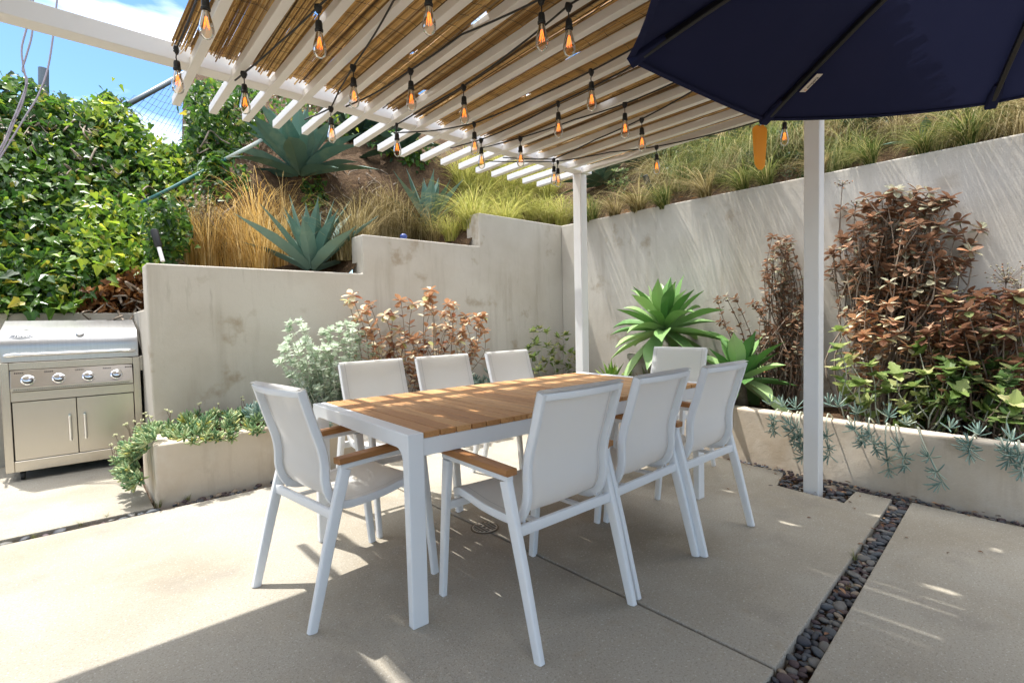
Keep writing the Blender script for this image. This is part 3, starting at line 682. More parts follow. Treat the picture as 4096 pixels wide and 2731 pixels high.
# ================================================================ plant makers
def root(name, label, cat, p, group=None): return thing(name, label, cat, p, 0, group)
def frame(n):
    n = n.normalized(); a = n.cross(Vector((0, 0, 1)));
    if a.length < .05: a = Vector((1, 0, 0))
    a.normalize(); return a, n.cross(a)
def leaf(m, base, d, nrm, ln, wd, cup=.15, shape='oval'):
    """one leaf blade: base, direction d, face normal nrm"""
    d = d.normalized(); s = d.cross(nrm).normalized(); n = s.cross(d)
    if shape == 'oval': pr = [(.14, .42), (.36, .88), (.6, 1.0), (.85, .62)]
    elif shape == 'round': pr = [(.15, .7), (.45, 1.05), (.8, .8)]
    elif shape == 'ivy': pr = [(-.12, .55), (.10, 1.0), (.36, .62), (.62, .42)]
    elif shape == 'lobe': pr = [(-.05, .5), (.12, 1.05), (.28, .66), (.48, 1.0), (.66, .55), (.82, .5)]
    else: pr = [(.3, 1), (.7, .7)]
    o = len(m.v); m.v.append(tuple(base))
    for sg in (1, -1):
        for t, w in pr: m.v.append(tuple(base+d*(ln*t)+s*(sg*w*wd/2)+n*(cup*w*wd*.5-.12*ln*t*t)))
    m.v.append(tuple(base+d*ln-n*(.12*ln))); k = len(pr); tip = o+1+2*k
    m.face([o]+[o+1+i for i in range(k)]+[tip]); m.face([o, tip]+[o+1+k+i for i in range(k-1, -1, -1)])
def rosette(m, p, ax, n, ln, wd, el0, el1, shape='oval', cup=.2):
    a, b = frame(ax); ph = U(0, 6)
    for i in range(n):
        th = ph+i*2.4+U(-.2, .2); el = radians(el0+(el1-el0)*i/n+U(-8, 8)); q = U(.75, 1.1)
        h = a*cos(th)+b*sin(th); d = h*cos(el)+ax*sin(el); m.cr = R.random()
        leaf(m, p+ax*(.012*i/n), d, ax*cos(el)-h*sin(el), ln*q, wd*q, cup, shape)
def bush(name, label, cat, p, stems, lm, sm, ln, wd, shape='oval', nro=9, along=6, r=.006, el=(5, 70), twig=0, lean=.05, lmin=.35):
    """stems: list of (base, tip)"""
    rt = root(name, label, cat, p); ml, ms = MB(), MB()
    for a, b in stems:
        a, b = Vector(a), Vector(b); l = (b-a).length
        k = Vector((U(-1, 1), U(-1, 1), 0))*l*lean
        pts = curve([a, a.lerp(b, .33)+k, a.lerp(b, .68)-k*.7+Vector((U(-1, 1), U(-1, 1), 0))*l*lean*.5, b], 4)
        ms.tube(pts, r, 5, scale=lambda t: 1-.55*t); ax = (pts[-1]-pts[-2]).normalized()
        rosette(ml, pts[-1], ax, nro, ln, wd, el[0], el[1], shape)
        for j in range(along):
            t = lmin+(.97-lmin)*(j+R.random())/along; i = min(int(t*(len(pts)-1)), len(pts)-2); q = pts[i].lerp(pts[i+1], t*(len(pts)-1)-i); tx = (pts[i+1]-pts[i]).normalized(); u, v = frame(tx); th = U(0, 6.28)
            for sg in (0, pi):
                h = u*cos(th+sg)+v*sin(th+sg); e = radians(U(5, 50)); ml.cr = R.random(); s = U(.6, 1.0)
                leaf(ml, q, h*cos(e)+tx*sin(e), tx*cos(e)-h*sin(e), ln*s, wd*s, .15, shape)
        for j in range(twig):
            t = U(.45, .9); i = int(t*(len(pts)-1)); q = pts[i]; u, v = frame((b-a).normalized()); th = U(0, 6.28)
            e = q+(u*cos(th)+v*sin(th))*U(.04, .11)*l+Vector((0, 0, U(.06, .2)*l)); ms.tube([q, q.lerp(e, .5)+Vector((0, 0, -.01)), e], r*.55, 4); rosette(ml, e, Vector((0, 0, 1))*.8+(e-q).normalized()*.4, max(5, nro-2), ln*.85, wd*.85, el[0], el[1], shape)
    ml.build('leaves', lm, rt, origin=p, smooth=False); ms.build('stems', sm, rt, origin=p, smooth=True); return rt
def agave(name, label, cat, p, n, ln, wd, m_, el=(8, 82), droop=.25, teeth=True, tilt=None, hook=0, seed=None, stem=None, dirs=None, wtop=.42, skip=None, curl=.4):
    rt = root(name, label, cat, p); m = MB(); ms = MB(); p = Vector(p); N = 9
    for i in range(n):
        f = i/n; th = i*2.39996+U(-.12, .12); e = radians(el[0]+(el[1]-el[0])*f**.9+U(-6, 6)); q = (1-.25*f)*U(.82, 1.1)
        if skip and skip(th % (2*pi), f): continue
        h = Vector((cos(th), sin(th), 0)); d = h*cos(e)+Vector((0, 0, 1))*sin(e); s = Vector((-sin(th), cos(th), 0))
        c = Vector(p)+h*.03*(1-f)+Vector((0, 0, .02+.05*f)); l = ln*q/N; o = len(m.v); m.cr = R.random(); dr = droop*U(.2, 1.8); tw = U(-.5, .5); sb = U(-.45, .45)*curl
        for j in range(N+1):
            t = j/N; w = wd*q*.5*(.62+.38*smooth(0, wtop, t))*(1-smooth(wtop, 1.02, t)**1.4*.985)
            nb = s.cross(d).normalized(); nb = nb if nb.z > 0 or e > 1.2 else -nb
            s2 = (s*cos(tw*t)+nb*sin(tw*t)); thk = wd*.16*(1-t)**.8+.002
            rp = (1+(.05 if j % 2 else -.05)*teeth)
            m.v += [tuple(c+s2*w*rp+nb*w*.38), tuple(c+nb*0), tuple(c-s2*w*rp+nb*w*.38), tuple(c-nb*thk)]
            c = c+d*l; bend = dr*(t**1.3)*1.6/N*2 + hook*t*t*3/N
            d = (d+Vector((0, 0, -bend))+s*(sb*t*2/N)).normalized()
        for j in range(N):
            for k in range(4): m.face((o+j*4+k, o+j*4+(k+1) % 4, o+(j+1)*4+(k+1) % 4, o+(j+1)*4+k))
    m.build('leaves', m_, rt, origin=p, smooth=True, autos=50)
    if stem: ms.tube([Vector(stem), p+Vector((0, 0, .04))], .06, 9, scale=[1, .8]); ms.build('trunk', BARK, rt, origin=p, smooth=True)
    return rt
def grass_proto(n, h, spread, m_, bend=.6, w=.0035, flop=0, lean=(0, 0), hmin=.55):
    m = MB()
    for i in range(n):
        a = U(0, 6.283); r0 = spread*sqrt(R.random())*.45; b = Vector((r0*cos(a), r0*sin(a), -.03)); ta = a+U(-.7, .7)
        hh = h*U(hmin, 1.1); out = U(.15, 1.0)*bend*hh; m.cr = R.random(); sd = Vector((-sin(ta), cos(ta), 0))*w*U(.6, 1.3); o = len(m.v); N = 5
        dx = Vector((cos(ta), sin(ta), 0))+Vector((lean[0], lean[1], 0))
        for j in range(N+1):
            t = j/N; c = b+dx*(out*t**1.7)+Vector((0, 0, hh*(t-(.35+flop*U(.6, 1))*bend*t**2.6))); k = 1-t*.92
            m.v += [tuple(c-sd*k), tuple(c+sd*k)]
        for j in range(N): m.face((o+2*j, o+2*j+1, o+2*j+3, o+2*j+2))
    me = m.build('grass_blades', m_); COL.objects.unlink(me); return me.data
def grass(me, p, s, label, rz=None, group=None, name='grass_clump', cat='grass clump'):
    o = bpy.data.objects.new(name, me); COL.objects.link(o); o.location = p; o.rotation_euler = (0, 0, U(0, 6) if rz is None else rz); o.scale = (s, s, s*U(.9, 1.1)); tag(o, label, cat, group); return o
def fingers(m, p, ax, n, ln, r, el=(10, 85)):
    a, b = frame(ax); ph = U(0, 6)
    for i in range(n):
        th = ph+i*2.4; e = radians(el[0]+(el[1]-el[0])*i/n+U(-8, 8)); h = a*cos(th)+b*sin(th); d = h*cos(e)+ax*sin(e); l = ln*U(.7, 1.1); m.cr = R.random()
        q = p+ax*(ln*.35*i/n); m.tube([q, q+d*l*.45, q+d*l*.85+Vector((0, 0, l*.06)), q+d*l+Vector((0, 0, l*.12))], r, 4, caps=False, scale=[.6, 1, .85, .15])
def succ(name, label, p, heads, m_, ln, r, n=14, flowers=(), stems=()):
    rt = root(name, label, 'succulent', p); m = MB(); ms = MB()
    for q, ax in heads: fingers(m, Vector(q), Vector(ax).normalized(), n, ln*U(.8, 1.15), r)
    for s in stems: ms.tube(curve(s, 3), .005, 5)
    m.build('leaves', m_, rt, origin=p, smooth=True)
    if stems: ms.build('stems', PALESTEM, rt, origin=p, smooth=True)
    if flowers:
        bud = mat('pale_bud', (.45, .45, .26), .8)
        for q in flowers:
            f = MB(); q = Vector(q); h = U(.07, .13); e = q+Vector((U(-.03, .03), U(-.03, .03), h)); f.tube([q, q.lerp(e, .5)+Vector((U(-.01, .01), 0, 0)), e], .0017, 4); f.cm = 1
            for k in range(6): c = e+Vector((U(-.010, .010), U(-.010, .010), U(-.004, .006))); f.lathe([(.001, -.006), (.0060, 0), (.001, .005)], c, 5)
            f.build('flower_stalk', [BARKD, bud], rt, origin=p)
    return rt
# ================================================================ plants in the planters
def jit(p, a): return (p[0]+U(-a, a), p[1]+U(-a, a), p[2]+U(-a, a)*.5)
Z0 = .335
def stems_y(tips, y0, y1, cx, spread, zb=Z0, k=.45):
    S = []
    for x, y in tips:
        t = on_y(x, y, U(y0, y1)); bx = cx+(t.x-cx)*k+U(-spread, spread); S.append(((bx, min(4.7, max(4.2, t.y+U(-.08, .08))), zb), t))
    return S
sil = [(668,748),(690,742),(702,760),(655,800),(665,785),(685,800),(700,790),(715,800),(740,770),(760,762),(780,752),(800,748),(815,752),(830,770),(845,800),(820,790),(790,790),(770,800),(750,800),(735,830),(720,850),(700,840),(760,840),(790,830),(820,830),(845,840),(740,870),(770,870),(800,870),(830,870),(715,890),(690,870),(650,830),(675,835),(810,765),(795,775),(755,780),(728,815),(860,860),(850,890),(780,905),(750,900),(705,905)]
sil = sil+[(x+U(-14, 14), y+U(4, 30)) for x, y in sil]
bush('silver_bush', 'silvery green bush with small round leaves against the stepped wall', 'bush', (1.45, 4.45, Z0), stems_y(sil, 4.16, 4.50, on_y(760, 880, 4.45).x, .08), SILVER, PALESTEM, .060, .046, 'round', 8, 8, .005, (10, 75), lmin=.4)
zc = [(960,150),(1130,230),(935,210),(1010,360),(1140,470),(1270,330),(1345,330),(1420,200),(1530,230),(1700,100),(1690,170),(1640,220),(1860,230),(1920,240),(2020,340),(2130,350),(2190,345),(1820,320),(1900,360),(2030,400),(1290,540),(1510,540),(1100,500),(1440,590),(1650,600),(1750,450),(1900,520),(2110,600),(2200,480),(1960,570),(1780,700),(1520,700),(1370,640),(1210,620),(2100,680),(1550,830),(1180,700),(1300,690),(1700,280),(1080,290),(1400,480),(1600,660),(2000,490),(1560,560),(1480,800),(1590,930),(2150,420),(1850,440)]
bush('copper_bush', 'bush with coppery and cream oval leaves behind the far chairs', 'bush', (2.7, 4.5, Z0), stems_y([((1000+x/2.352)/1.7415, (1120+y/2.352)/1.7415) for x, y in zc], 4.18, 4.52, on_y(960, 880, 4.5).x, .10, k=.75), COPPER, BARK, .088, .055, 'oval', 9, 5, .0065, (-38, 48), lean=.10, lmin=.45)
cg = [(1225,762),(1240,755),(1255,765),(1280,775),(1300,770),(1232,790),(1260,795),(1290,800),(1310,810),(1325,830),(1225,820),(1250,830),(1280,835),(1305,845),(1240,850),(1322,815),(1215,800),(1268,812)]
bush('lobed_plant', 'leafy green plant with toothed leaves in the corner left of the back post', 'plant', (4.3, 4.5, Z0), stems_y(cg, 4.3, 4.65, on_y(1275, 850, 4.5).x, .06, k=.7), BROAD, PALESTEM, .085, .062, 'lobe', 7, 3, .005, (5, 60))
def stems_x(tips, x0, x1, base, spread, zb=.34, k=.3):
    S = []
    for x, y in tips:
        t = on_x(x, y, U(x0, x1)); t = on_x(x, y, min(t.x, 5.10-.035*max(0, 4.8-t.y))); S.append(((min(5.05, max(4.25, t.x-.05+U(-.1, .1))), base+(t.y-base)*k+U(-spread, spread), zb), t))
    return S
yb = on_x(1800, 900, 4.85).y
tp = [(1648,690),(1668,683),(1690,688),(1728,700),(1655,740),(1680,760)]+[(1795+U(-1, 1)*(22+.22*(y-530)), y) for y in [545+i*4.5 for i in range(60)]]
bush('copper_bush', 'twiggy dark bush with small rusty leaves just left of the right post', 'bush', (4.8, yb, Z0), stems_x(tp, 4.7, 5.02, yb, .10), COPPERD, BARKD, .060, .038, 'oval', 9, 9, .007, (-30, 55), lean=.10, lmin=.35)
yb = on_x(2010, 900, 4.85).y
tp = []
while len(tp) < 88:
    a, b = U(-1, 1), U(-1, 1)
    if a*a+b*b < 1: tp.append((2078+178*a, 562+125*b-(20*a*a)))
bush('copper_bush', 'tall bush of upright stems and grey brown oval leaves spread against the right wall', 'bush', (4.85, yb, Z0), stems_x(tp, 4.72, 5.05, yb, .14, k=.22), COPPERD, BARK, .082, .050, 'oval', 9, 4, .0085, (-30, 52), lean=.10, lmin=.62, twig=1)
tp = [(1990,690),(2040,700),(1965,735),(2010,755),(1975,800),(2020,812),(2088,800),(1950,765),(2000,720),(2050,740),(1985,770),(2030,780),(1960,820),(2060,770),(2010,850),(1990,870)]
bush('copper_bush', 'sunlit bush with peach and cream leaves right of the right post', 'bush', (4.5, yb-.05, Z0), stems_x(tp, 4.40, 4.62, yb-.05, .14, k=.5), COPPER, BARK, .085, .052, 'oval', 10, 4, .006, (-38, 48), lmin=.5)
tp = [(1930,800),(1940,890),(1975,880),(2060,860),(2100,890),(2080,940),(2160,900),(1990,930),(2110,800),(1930,760),(2180,850),(2040,900),(2000,840),(2130,860),(1960,920),(2090,980),(2065,985),(2150,940),(2200,900),(1925,850),(1950,830),(2240,880),(2290,900),(2330,930),(2260,940),(2020,870),(2120,920),(2220,840),(2310,850)]
bush('lobed_plant', 'yellow green plant with broad lobed leaves leaning over the right planter wall', 'plant', (4.3, yb-.3, Z0), stems_x(tp, 4.10, 4.45, yb-.3, .15, k=.6), BROAD, PALESTEM, .098, .078, 'lobe', 5, 2, .006, (0, 50), lmin=.5)
yb2 = on_x(2260, 950, 4.6).y
tp = [(U(2170, 2375), U(672, 790)) for i in range(46)]+[(U(2090, 2200), U(690, 800)) for i in range(12)]+[(U(2130, 2375), U(780, 930)) for i in range(34)]
rt = bush('copper_bush', 'dense copper and dark green bush at the right edge of the photo', 'bush', (4.6, yb2, Z0), stems_x(tp, 4.35, 4.95, yb2, .25, k=.4), COPPERM, BARKD, .088, .056, 'oval', 9, 6, .008, (-30, 48), lmin=.4)
for cx, cy, n in ((2312, 632, 70), (2195, 690, 40), (2345, 655, 40), (1965, 470, 26), (1800, 560, 20), (1935, 420, 22)):
    f = MB(); c = on_x(cx, cy, 4.72); b = on_x(cx-8, cy+110, 4.75); f.cm = 0; f.tube([b, c], .003, 4)
    for k in range(n):
        rr_ = .045 if n < 30 else .10; q = c+Vector((R.gauss(0, rr_*.5), R.gauss(0, rr_*.6), R.gauss(0, rr_*.4))); f.cm = 0; f.tube([c+Vector((0, 0, -.5*rr_)), q], .0009, 3, caps=False); f.cm = 1; f.cr = R.random(); f.lathe([(.001, -.006), (.0065, 0), (.001, .006)], q, 5)
    f.build('flower_head', [BARKD, COPPERD], rt, origin=rt.location)
tp = [(U(2110, 2370), U(830, 985)) for i in range(40)]
bush('green_shrub', 'dark green leafy shrub under the copper bush at the right edge', 'shrub', (4.4, yb2-.1, Z0), stems_x(tp, 4.2, 4.6, yb2-.1, .25, k=.6), SHRUB, BARKD, .075, .048, 'oval', 8, 4, .006, (0, 60))
# green agave in its pot, second agave lower right
pot = on_x(1482, 800, 4.66); pot.z = 0
m = MB(); m.lathe([(.14, .30), (.175, .73), (.19, .73), (.19, .78), (.165, .78), (.155, .76), (.02, .755)], (pot.x, pot.y, 0), 28); tag(m.build('plant_pot', GREYPOT, smooth=True, autos=35), 'tall grey concrete pot holding the big green agave', 'pot')
ac = on_x(1526, 764, 4.62)
agave('green_agave', 'large bright green soft leaved agave in the tall pot at the wall corner', 'agave', ac, 44, .68, .165, AGGREEN, (-48, 86), .42, False, curl=1.3, stem=(pot.x, pot.y, .78), wtop=.62)
a2 = on_x(1698, 880, 4.42)
agave('green_agave', 'smaller bright green agave leaning out right of the far chairs', 'agave', a2, 32, .52, .165, AGGREEN, (-45, 82), .22, curl=1.4, teeth=False, stem=(a2.x+.05, a2.y, .33), wtop=.55)
p = on_x(1404, 862, 4.40); agave('aloe', 'yellow green spiky aloe behind the far end of the table', 'aloe', (p.x, p.y, .42), 18, .30, .055, ALOE, (15, 85), .10)
p = on_x(1490, 862, 4.30); agave('aloe', 'reddish aloe in front of the grey concrete pot', 'aloe', (p.x, p.y, .42), 15, .28, .045, ALOER, (10, 80), .12)
p = on_x(1455, 862, 4.25)
rt = root('echeveria', 'pale green rosette succulent between the two aloes', 'succulent', (p.x, p.y, .40)); m = MB()
for q, s in ((p, 1), (on_x(1440, 838, 4.45), .8)):
    rosette(m, Vector((q.x, q.y, .45+.1*(s < 1))), Vector((-.2, -.3, 1)).normalized(), 26, .085*s, .055*s, 5, 80, 'round', .35)
m.build('leaves', ALOE, rt, origin=rt.location)
# succulents of the left planter
hd = []
for i in range(95):
    x, y = U(.42, 1.45), U(4.06, 4.66); hd.append(((x, y, U(.37, .45)+.05*(R.random() < .2)), (U(-.4, .4), U(-.7, .2), 1)))
for i in range(70):
    t = R.random(); x = .44-.22*sin(t*2.2)*U(.5, 1); z = .47-.36*t; hd.append(((x, U(4.06, 4.55), z), (-1, U(-.8, .3), .7-.7*t)))
for i in range(16): hd.append(((U(.5, 1.4), 4.02, U(.36, .42)), (U(-.3, .3), -1, .4)))
fl = [(U(.25, .45), U(4.1, 4.4), U(.42, .5)) for i in range(9)]+[(U(.5, 1.35), U(4.15, 4.6), .46) for i in range(11)]+[(U(.18, .3), U(4.1, 4.4), U(.2, .4)) for i in range(7)]
succ('finger_succulent', 'mass of yellow green finger succulents spilling over the open end of the low planter', (.6, 4.2, .36), hd, FINGER, .062, .0075, 13, fl)
hd = [((U(1.0, 1.45), U(4.08, 4.3), U(.42, .52)), (U(-.3, .3), U(-.5, .1), 1)) for i in range(22)]
succ('finger_succulent', 'upright blue green finger succulent behind the left armchair', (1.2, 4.2, .36), hd, STICK, .085, .008, 14)
hd = [((U(1.5, 2.6), U(4.1, 4.25), U(.37, .44)), (U(-.4, .4), -.5, 1)) for i in range(60)]+[((U(1.5, 2.6), 4.05, U(.25, .38)), (U(-.3, .3), -1, 0)) for i in range(24)]
succ('chalk_sticks', 'blue green chalk sticks below the silver bush behind the table end', (1.9, 4.2, .36), hd, STICK, .075, .0065, 12)
hd = [((U(2.8, 3.9), U(4.2, 4.45), U(.38, .62)), (U(-.4, .4), -.5, 1)) for i in range(60)]+[((U(2.7, 4.2), U(4.05, 4.12), U(.25, .42)), (U(-.3, .3), -1, .1)) for i in range(40)]
succ('chalk_sticks', 'blue chalk sticks trailing between the middle and farthest far side chairs', (3.3, 4.2, .36), hd, STICK, .085, .006, 12)
# blue chalk sticks over the right planter wall
def on_face(x, y, off):
    d = ray(x, y); t = (3.875-off)/(d.x-.113*d.y); return CAM+d*t
def trail(label, tops, ends, bed):
    hd, st = [], []
    for (ax, ay), (bx, by) in zip(tops, ends):
        a = on_face(ax, ay, -.02); a.z = max(a.z, .43); b = on_face(bx, by, .07); mid = a.lerp(b, .4)+Vector((-.07, 0, .02)); st.append([a+Vector((.1, 0, -.04)), a+Vector((-.03, 0, .02)), mid, b])
        hd.append((b, (U(-.6, -.2), U(-.5, .5), -.35))); hd.append((b.lerp(mid, .3), (-1, U(-.5, .5), .1))); hd.append((b.lerp(mid, .72), (-1, U(-.6, .6), .5))); 
    for x, y in bed: q = on_face(x, y, -.14); q.z = max(.40, min(q.z, .5)); hd.append((q, (U(-.5, 0), U(-.4, .4), 1)))
    p = Vector(hd[0][0]); succ('chalk_sticks', label, (p.x, p.y, .36), hd, STICK, .075, .0042, 11, stems=st)
trail('blue chalk sticks hanging over the planter wall left of the right post', [(1790, 950), (1835, 960), (1815, 955), (1842, 962)], [(1778, 985), (1838, 1015), (1826, 1000), (1846, 1045)], [(1770, 930), (1800, 935), (1830, 940)])
trail('blue chalk sticks hanging over the planter wall just right of the right post', [(1905, 955), (1950, 960), (2000, 965)], [(1906, 1045), (1988, 1012), (2010, 1030)], [(1905, 930), (1925, 935), (1970, 950)])
trail('longest blue chalk sticks trailing down the middle of the right planter wall', [(2040, 985), (2060, 990), (2110, 1000)], [(2040, 1075), (2080, 1065), (2165, 1105)], [(2040, 960), (2080, 975)])
trail('blue chalk sticks on the planter rim at the right edge of the photo', [(2240, 1010), (2300, 1020), (2340, 1035)], [(2225, 1035), (2320, 1050), (2350, 1075)], [(2180, 985), (2250, 1000), (2325, 1015)])
# ================================================================ hillside plants
GP = {'straw': [grass_proto(240, 1.0, .26, GRASSY, .95, .0036, .5, hmin=.25), grass_proto(210, 1.0, .24, GRASSY, .6, .0033, .25, hmin=.3)], 'brown': [grass_proto(260, 1.0, .3, GRASSB, .85, .004, .4, hmin=.3)],
      'lime': [grass_proto(400, 1.0, .26, GRASSL, 1.0, .0042, .5, hmin=.35) for i in range(2)],
      'green': [grass_proto(420, 1.0, .24, g_, 1.25, .0040, .62, hmin=.35) for g_ in (GRASSG, GRASSG, GRASSB, GRASSG)],
      'flop': [grass_proto(380, 1.0, .26, GRASSB, 1.25, .0042, .75)]}
def gset(kind, pts, h, label, group):
    for i, (x, y) in enumerate(pts):
        p = on_hill(x, y); me = R.choice(GP[kind]); grass(me, p-Vector((0, 0, .02)), h*U(.85, 1.15), label, group=group)
gset('straw', [(450,602),(482,606),(522,613),(560,617),(600,620),(636,610),(560,565),(610,560),(650,535),(590,525)], .98, 'golden dry grass clump on the bank behind the low left part of the stepped wall', 'golden grass clumps on the bank')
gset('brown', [(430,598),(500,575),(545,540),(660,590),(480,560)], .6, 'brown grass tuft among the golden grass', 'brown grass tufts among the golden grass')
gset('brown', [(770,600),(800,590),(820,560),(850,545),(880,540),(905,545),(930,545),(965,548),(1000,552),(870,500),(835,520),(910,500)], .90, 'brown green grass clump behind the middle step of the wall', 'brown grass clumps behind the middle step')
gset('lime', [(1040,548),(1065,500),(1100,490),(1140,492),(1180,500),(1220,508),(1260,512),(1295,515),(1075,450),(1120,445),(1165,450),(1210,455),(1260,460),(1095,400),(1150,405),(1205,415),(1060,420),(1240,420),(1085,520),(1160,520)], .98, 'lime green grass clump above the corner of the two walls', 'lime green grass clumps above the wall corner')
gp_ = [(1340,500)]+[(1530+i*40+U(-12, 12), 442-i*9) for i in range(8)]+[(1500+i*52+U(-14, 14), 408-i*8) for i in range(7)]+[(1530+i*60, 360+U(-10, 10)) for i in range(6)]+[(1600+i*70, 312) for i in range(4)]
gp_ = [q_ for i_, q_ in enumerate(gp_) if i_ % 5 != 3]
gset('green', gp_, .84, 'green grass clump on the slope above the right wall, left of the right post', 'green grass clumps above the right wall')
gset('green', [(1918,392),(1945,372),(1985,352),(1920,335),(1965,305),(2160,338),(2215,325),(2270,312),(2325,300),(2195,280),(2260,268),(2330,255),(1935,270),(2000,272)], .66, 'green grass clump on the slope right of the right post', 'green grass clumps right of the right post')
GO = [grass_proto(300, 1.0, .20, g_, 1.0, .009, .45, (-.8, 0), hmin=.25) for g_ in (GRASSG, GRASSB, GRASSG)]
y = -1.2
while y < 4.6:
    grass(R.choice(GO), (5.23-.035*(4.8-y)+U(-.05, .05), y, 2.41), U(.40, .80)*(1 if y > 1.6 else .75), 'thin grass hanging over the top edge of the right wall', rz=U(-.5, .5), group='grass along the right wall top'); y += U(.20, .50)
p = on_hill(2062, 318); grass(GP['flop'][0], p, .55, 'drooping pale grass tuft on bare mulch under the umbrella edge')
p = on_hill(2345, 322, 2.0); grass(GP['flop'][0], p, .62, 'pale dry grass drooping over the top of the right wall at the photo edge')
p = on_hill(690, 404); agave('blue_agave', 'biggest blue grey agave on the bank under the rafter ends', 'agave', p, 40, .98, .24, AGBLUE, (-6, 84), .26, wtop=.5, curl=.8)
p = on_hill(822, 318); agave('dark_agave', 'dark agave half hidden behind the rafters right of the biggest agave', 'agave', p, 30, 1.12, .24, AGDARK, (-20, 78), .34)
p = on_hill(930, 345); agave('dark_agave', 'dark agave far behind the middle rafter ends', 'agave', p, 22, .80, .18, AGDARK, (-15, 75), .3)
p = on_y(716, 622, 5.30); agave('blue_agave', 'blue green agave standing right behind the lowest step of the wall', 'agave', p, 22, .86, .18, AGBLUE, (22, 86), .08, wtop=.4)
p = on_hill(985, 522); agave('blue_agave', 'narrow blue green agave behind the middle step of the wall', 'agave', p, 14, .84, .17, AGBLUE, (36, 86), .06)
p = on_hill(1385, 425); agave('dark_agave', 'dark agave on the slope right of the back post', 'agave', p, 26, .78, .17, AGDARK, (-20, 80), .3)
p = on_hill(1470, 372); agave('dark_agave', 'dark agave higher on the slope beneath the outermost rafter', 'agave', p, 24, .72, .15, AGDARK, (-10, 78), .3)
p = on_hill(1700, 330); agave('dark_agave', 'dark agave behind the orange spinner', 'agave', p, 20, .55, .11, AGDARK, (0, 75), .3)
p = on_hill(2122, 332); agave('blue_agave', 'flat pale agave leaves lying on the mulch above the right wall', 'agave', p, 6, .36, .09, AGBLUE, (2, 20), .1)
def hill_bush(name, label, cat, pts, h, lm, ln, wd, shape='oval', nro=8, along=5, sm=BARKD):
    S = []
    for x, y in pts:
        b = on_hill(x, y); S.append((b, b+Vector((U(-.12, .12), U(-.2, .05), h*U(.6, 1.1)))))
    bush(name, label, cat, tuple(S[0][0]), S, lm, sm, ln, wd, shape, nro, along, .004, (10, 70))
hill_bush('dry_shrub', 'dry small leaved shrub beside the black and white spotlight', 'shrub', [(U(385, 490), U(545, 605)) for i in range(60)], .45, DRYS, .034, .02)
hill_bush('pale_shrub', 'small bright leaved shrub beside the dark agave right of the back post', 'shrub', [(U(1398, 1440), U(455, 488)) for i in range(12)], .40, SHRUB, .055, .03)
hill_bush('shade_foliage', 'dark foliage added as painted shade between grass clumps left of the right post', 'shrub', [(U(1490, 1850), U(315, 445)) for i in range(64)], .26, SHADELEAF, .060, .034)
hill_bush('shade_foliage', 'dark foliage added as painted shade between grass clumps right of the right post', 'shrub', [(U(1910, 2040), U(260, 340)) for i in range(22)]+[(U(2160, 2350), U(240, 300)) for i in range(22)], .24, SHADELEAF, .055, .03)
hill_bush('green_shrub', 'low green shrub in front of the dark agaves along the top of the right wall', 'shrub', [(U(1500, 1760), U(350, 400)) for i in range(30)], .30, SHRUB, .05, .03)
# ---------------------------------------------------------------- ivy
def inside(P, x, y):
    c = False; j = len(P)-1
    for i in range(len(P)):
        if (P[i][1] > y) != (P[j][1] > y) and x < (P[j][0]-P[i][0])*(y-P[i][1])/(P[j][1]-P[i][1])+P[i][0]: c = not c
        j = i
    return c
def ivy(label, poly, n, y0, y1, lm, ln, onh=0, name='ivy', stems=0, fuzz=6):
    m = MB(); xs_ = [p[0] for p in poly]; ys_ = [p[1] for p in poly]; k = 0
    while k < n:
        x, y = U(min(xs_), max(xs_)), U(min(ys_), max(ys_))
        if not inside(poly, x, y): continue
        k += 1
        if R.random() < onh: p = on_hill(x, y)+Vector((0, -.03, U(.0, .12)))
        elif y0 is None:
            fz = fuzz*(3.2 if R.random() < .08 else 1); d_ = ray(x+U(-fz, fz), y+U(-fz, fz)); t_ = (6.575+CAMH-y1*R.random()**1.4)/(1.25*d_.y-d_.z); p = CAM+d_*t_
        else:
            fz = fuzz*(3.2 if R.random() < .10 else 1); p = on_y(x+U(-fz, fz), y+U(-fz, fz), y0+(y1-y0)*R.random()**1.3)
            if p.x > .5 and p.z < hill(p.x, p.y): p = on_hill(x, y)+Vector((0, -.03, U(.02, .12)))
        nr = Vector((U(-1, .9), -1+U(-.4, 1.3), U(-.3, 1.4))).normalized(); d = Vector((U(-1, 1), U(-.4, .2), -1+U(0, .7))); d = d-nr*d.dot(nr)
        m.cr = min(1, max(0, R.gauss(.45, .27))); s = U(.35, 1.15); leaf(m, p, d, nr, ln*s, ln*s*U(.8, 1.05), U(.1, .5), 'ivy')
    s_ = MB()
    for q in range(stems):
        x, y = R.choice(poly); x += U(-60, 60); y += U(50, 170); a0, a1 = (6.3, 6.5) if y0 is None else (y0, y1)
        def sp(x, y):
            if y0 is None: d_ = ray(x, y); return CAM+d_*((6.575+CAMH-U(.1, .5))/(1.25*d_.y-d_.z))
            return on_y(x, y, U(y0-.08, y0+.2))
        pts = [sp(x, y)]
        for w in range(4): x += U(-30, 30); y += U(-35, 35); pts.append(sp(x, y))
        s_.tube(curve(pts, 4), U(.004, .011), 5)
    ob = stuff(m.build(name, lm), label, 'ivy' if name == 'ivy' else 'leaves')
    if stems: s_.build('vine_stems', BARK, ob, smooth=True)
    return ob
PL = [(-40,200),(30,178),(60,178),(100,205),(140,225),(200,238),(225,222),(258,212),(290,248),(340,300),(352,345),(420,335),(462,420),(430,470),(380,505),(355,590),(325,622),(240,650),(185,690),(165,712),(-40,712)]
ivy('dense green ivy covering the fence and bank behind the grill', PL, 8600, None, .42, IVY, .105, stems=44, fuzz=9)
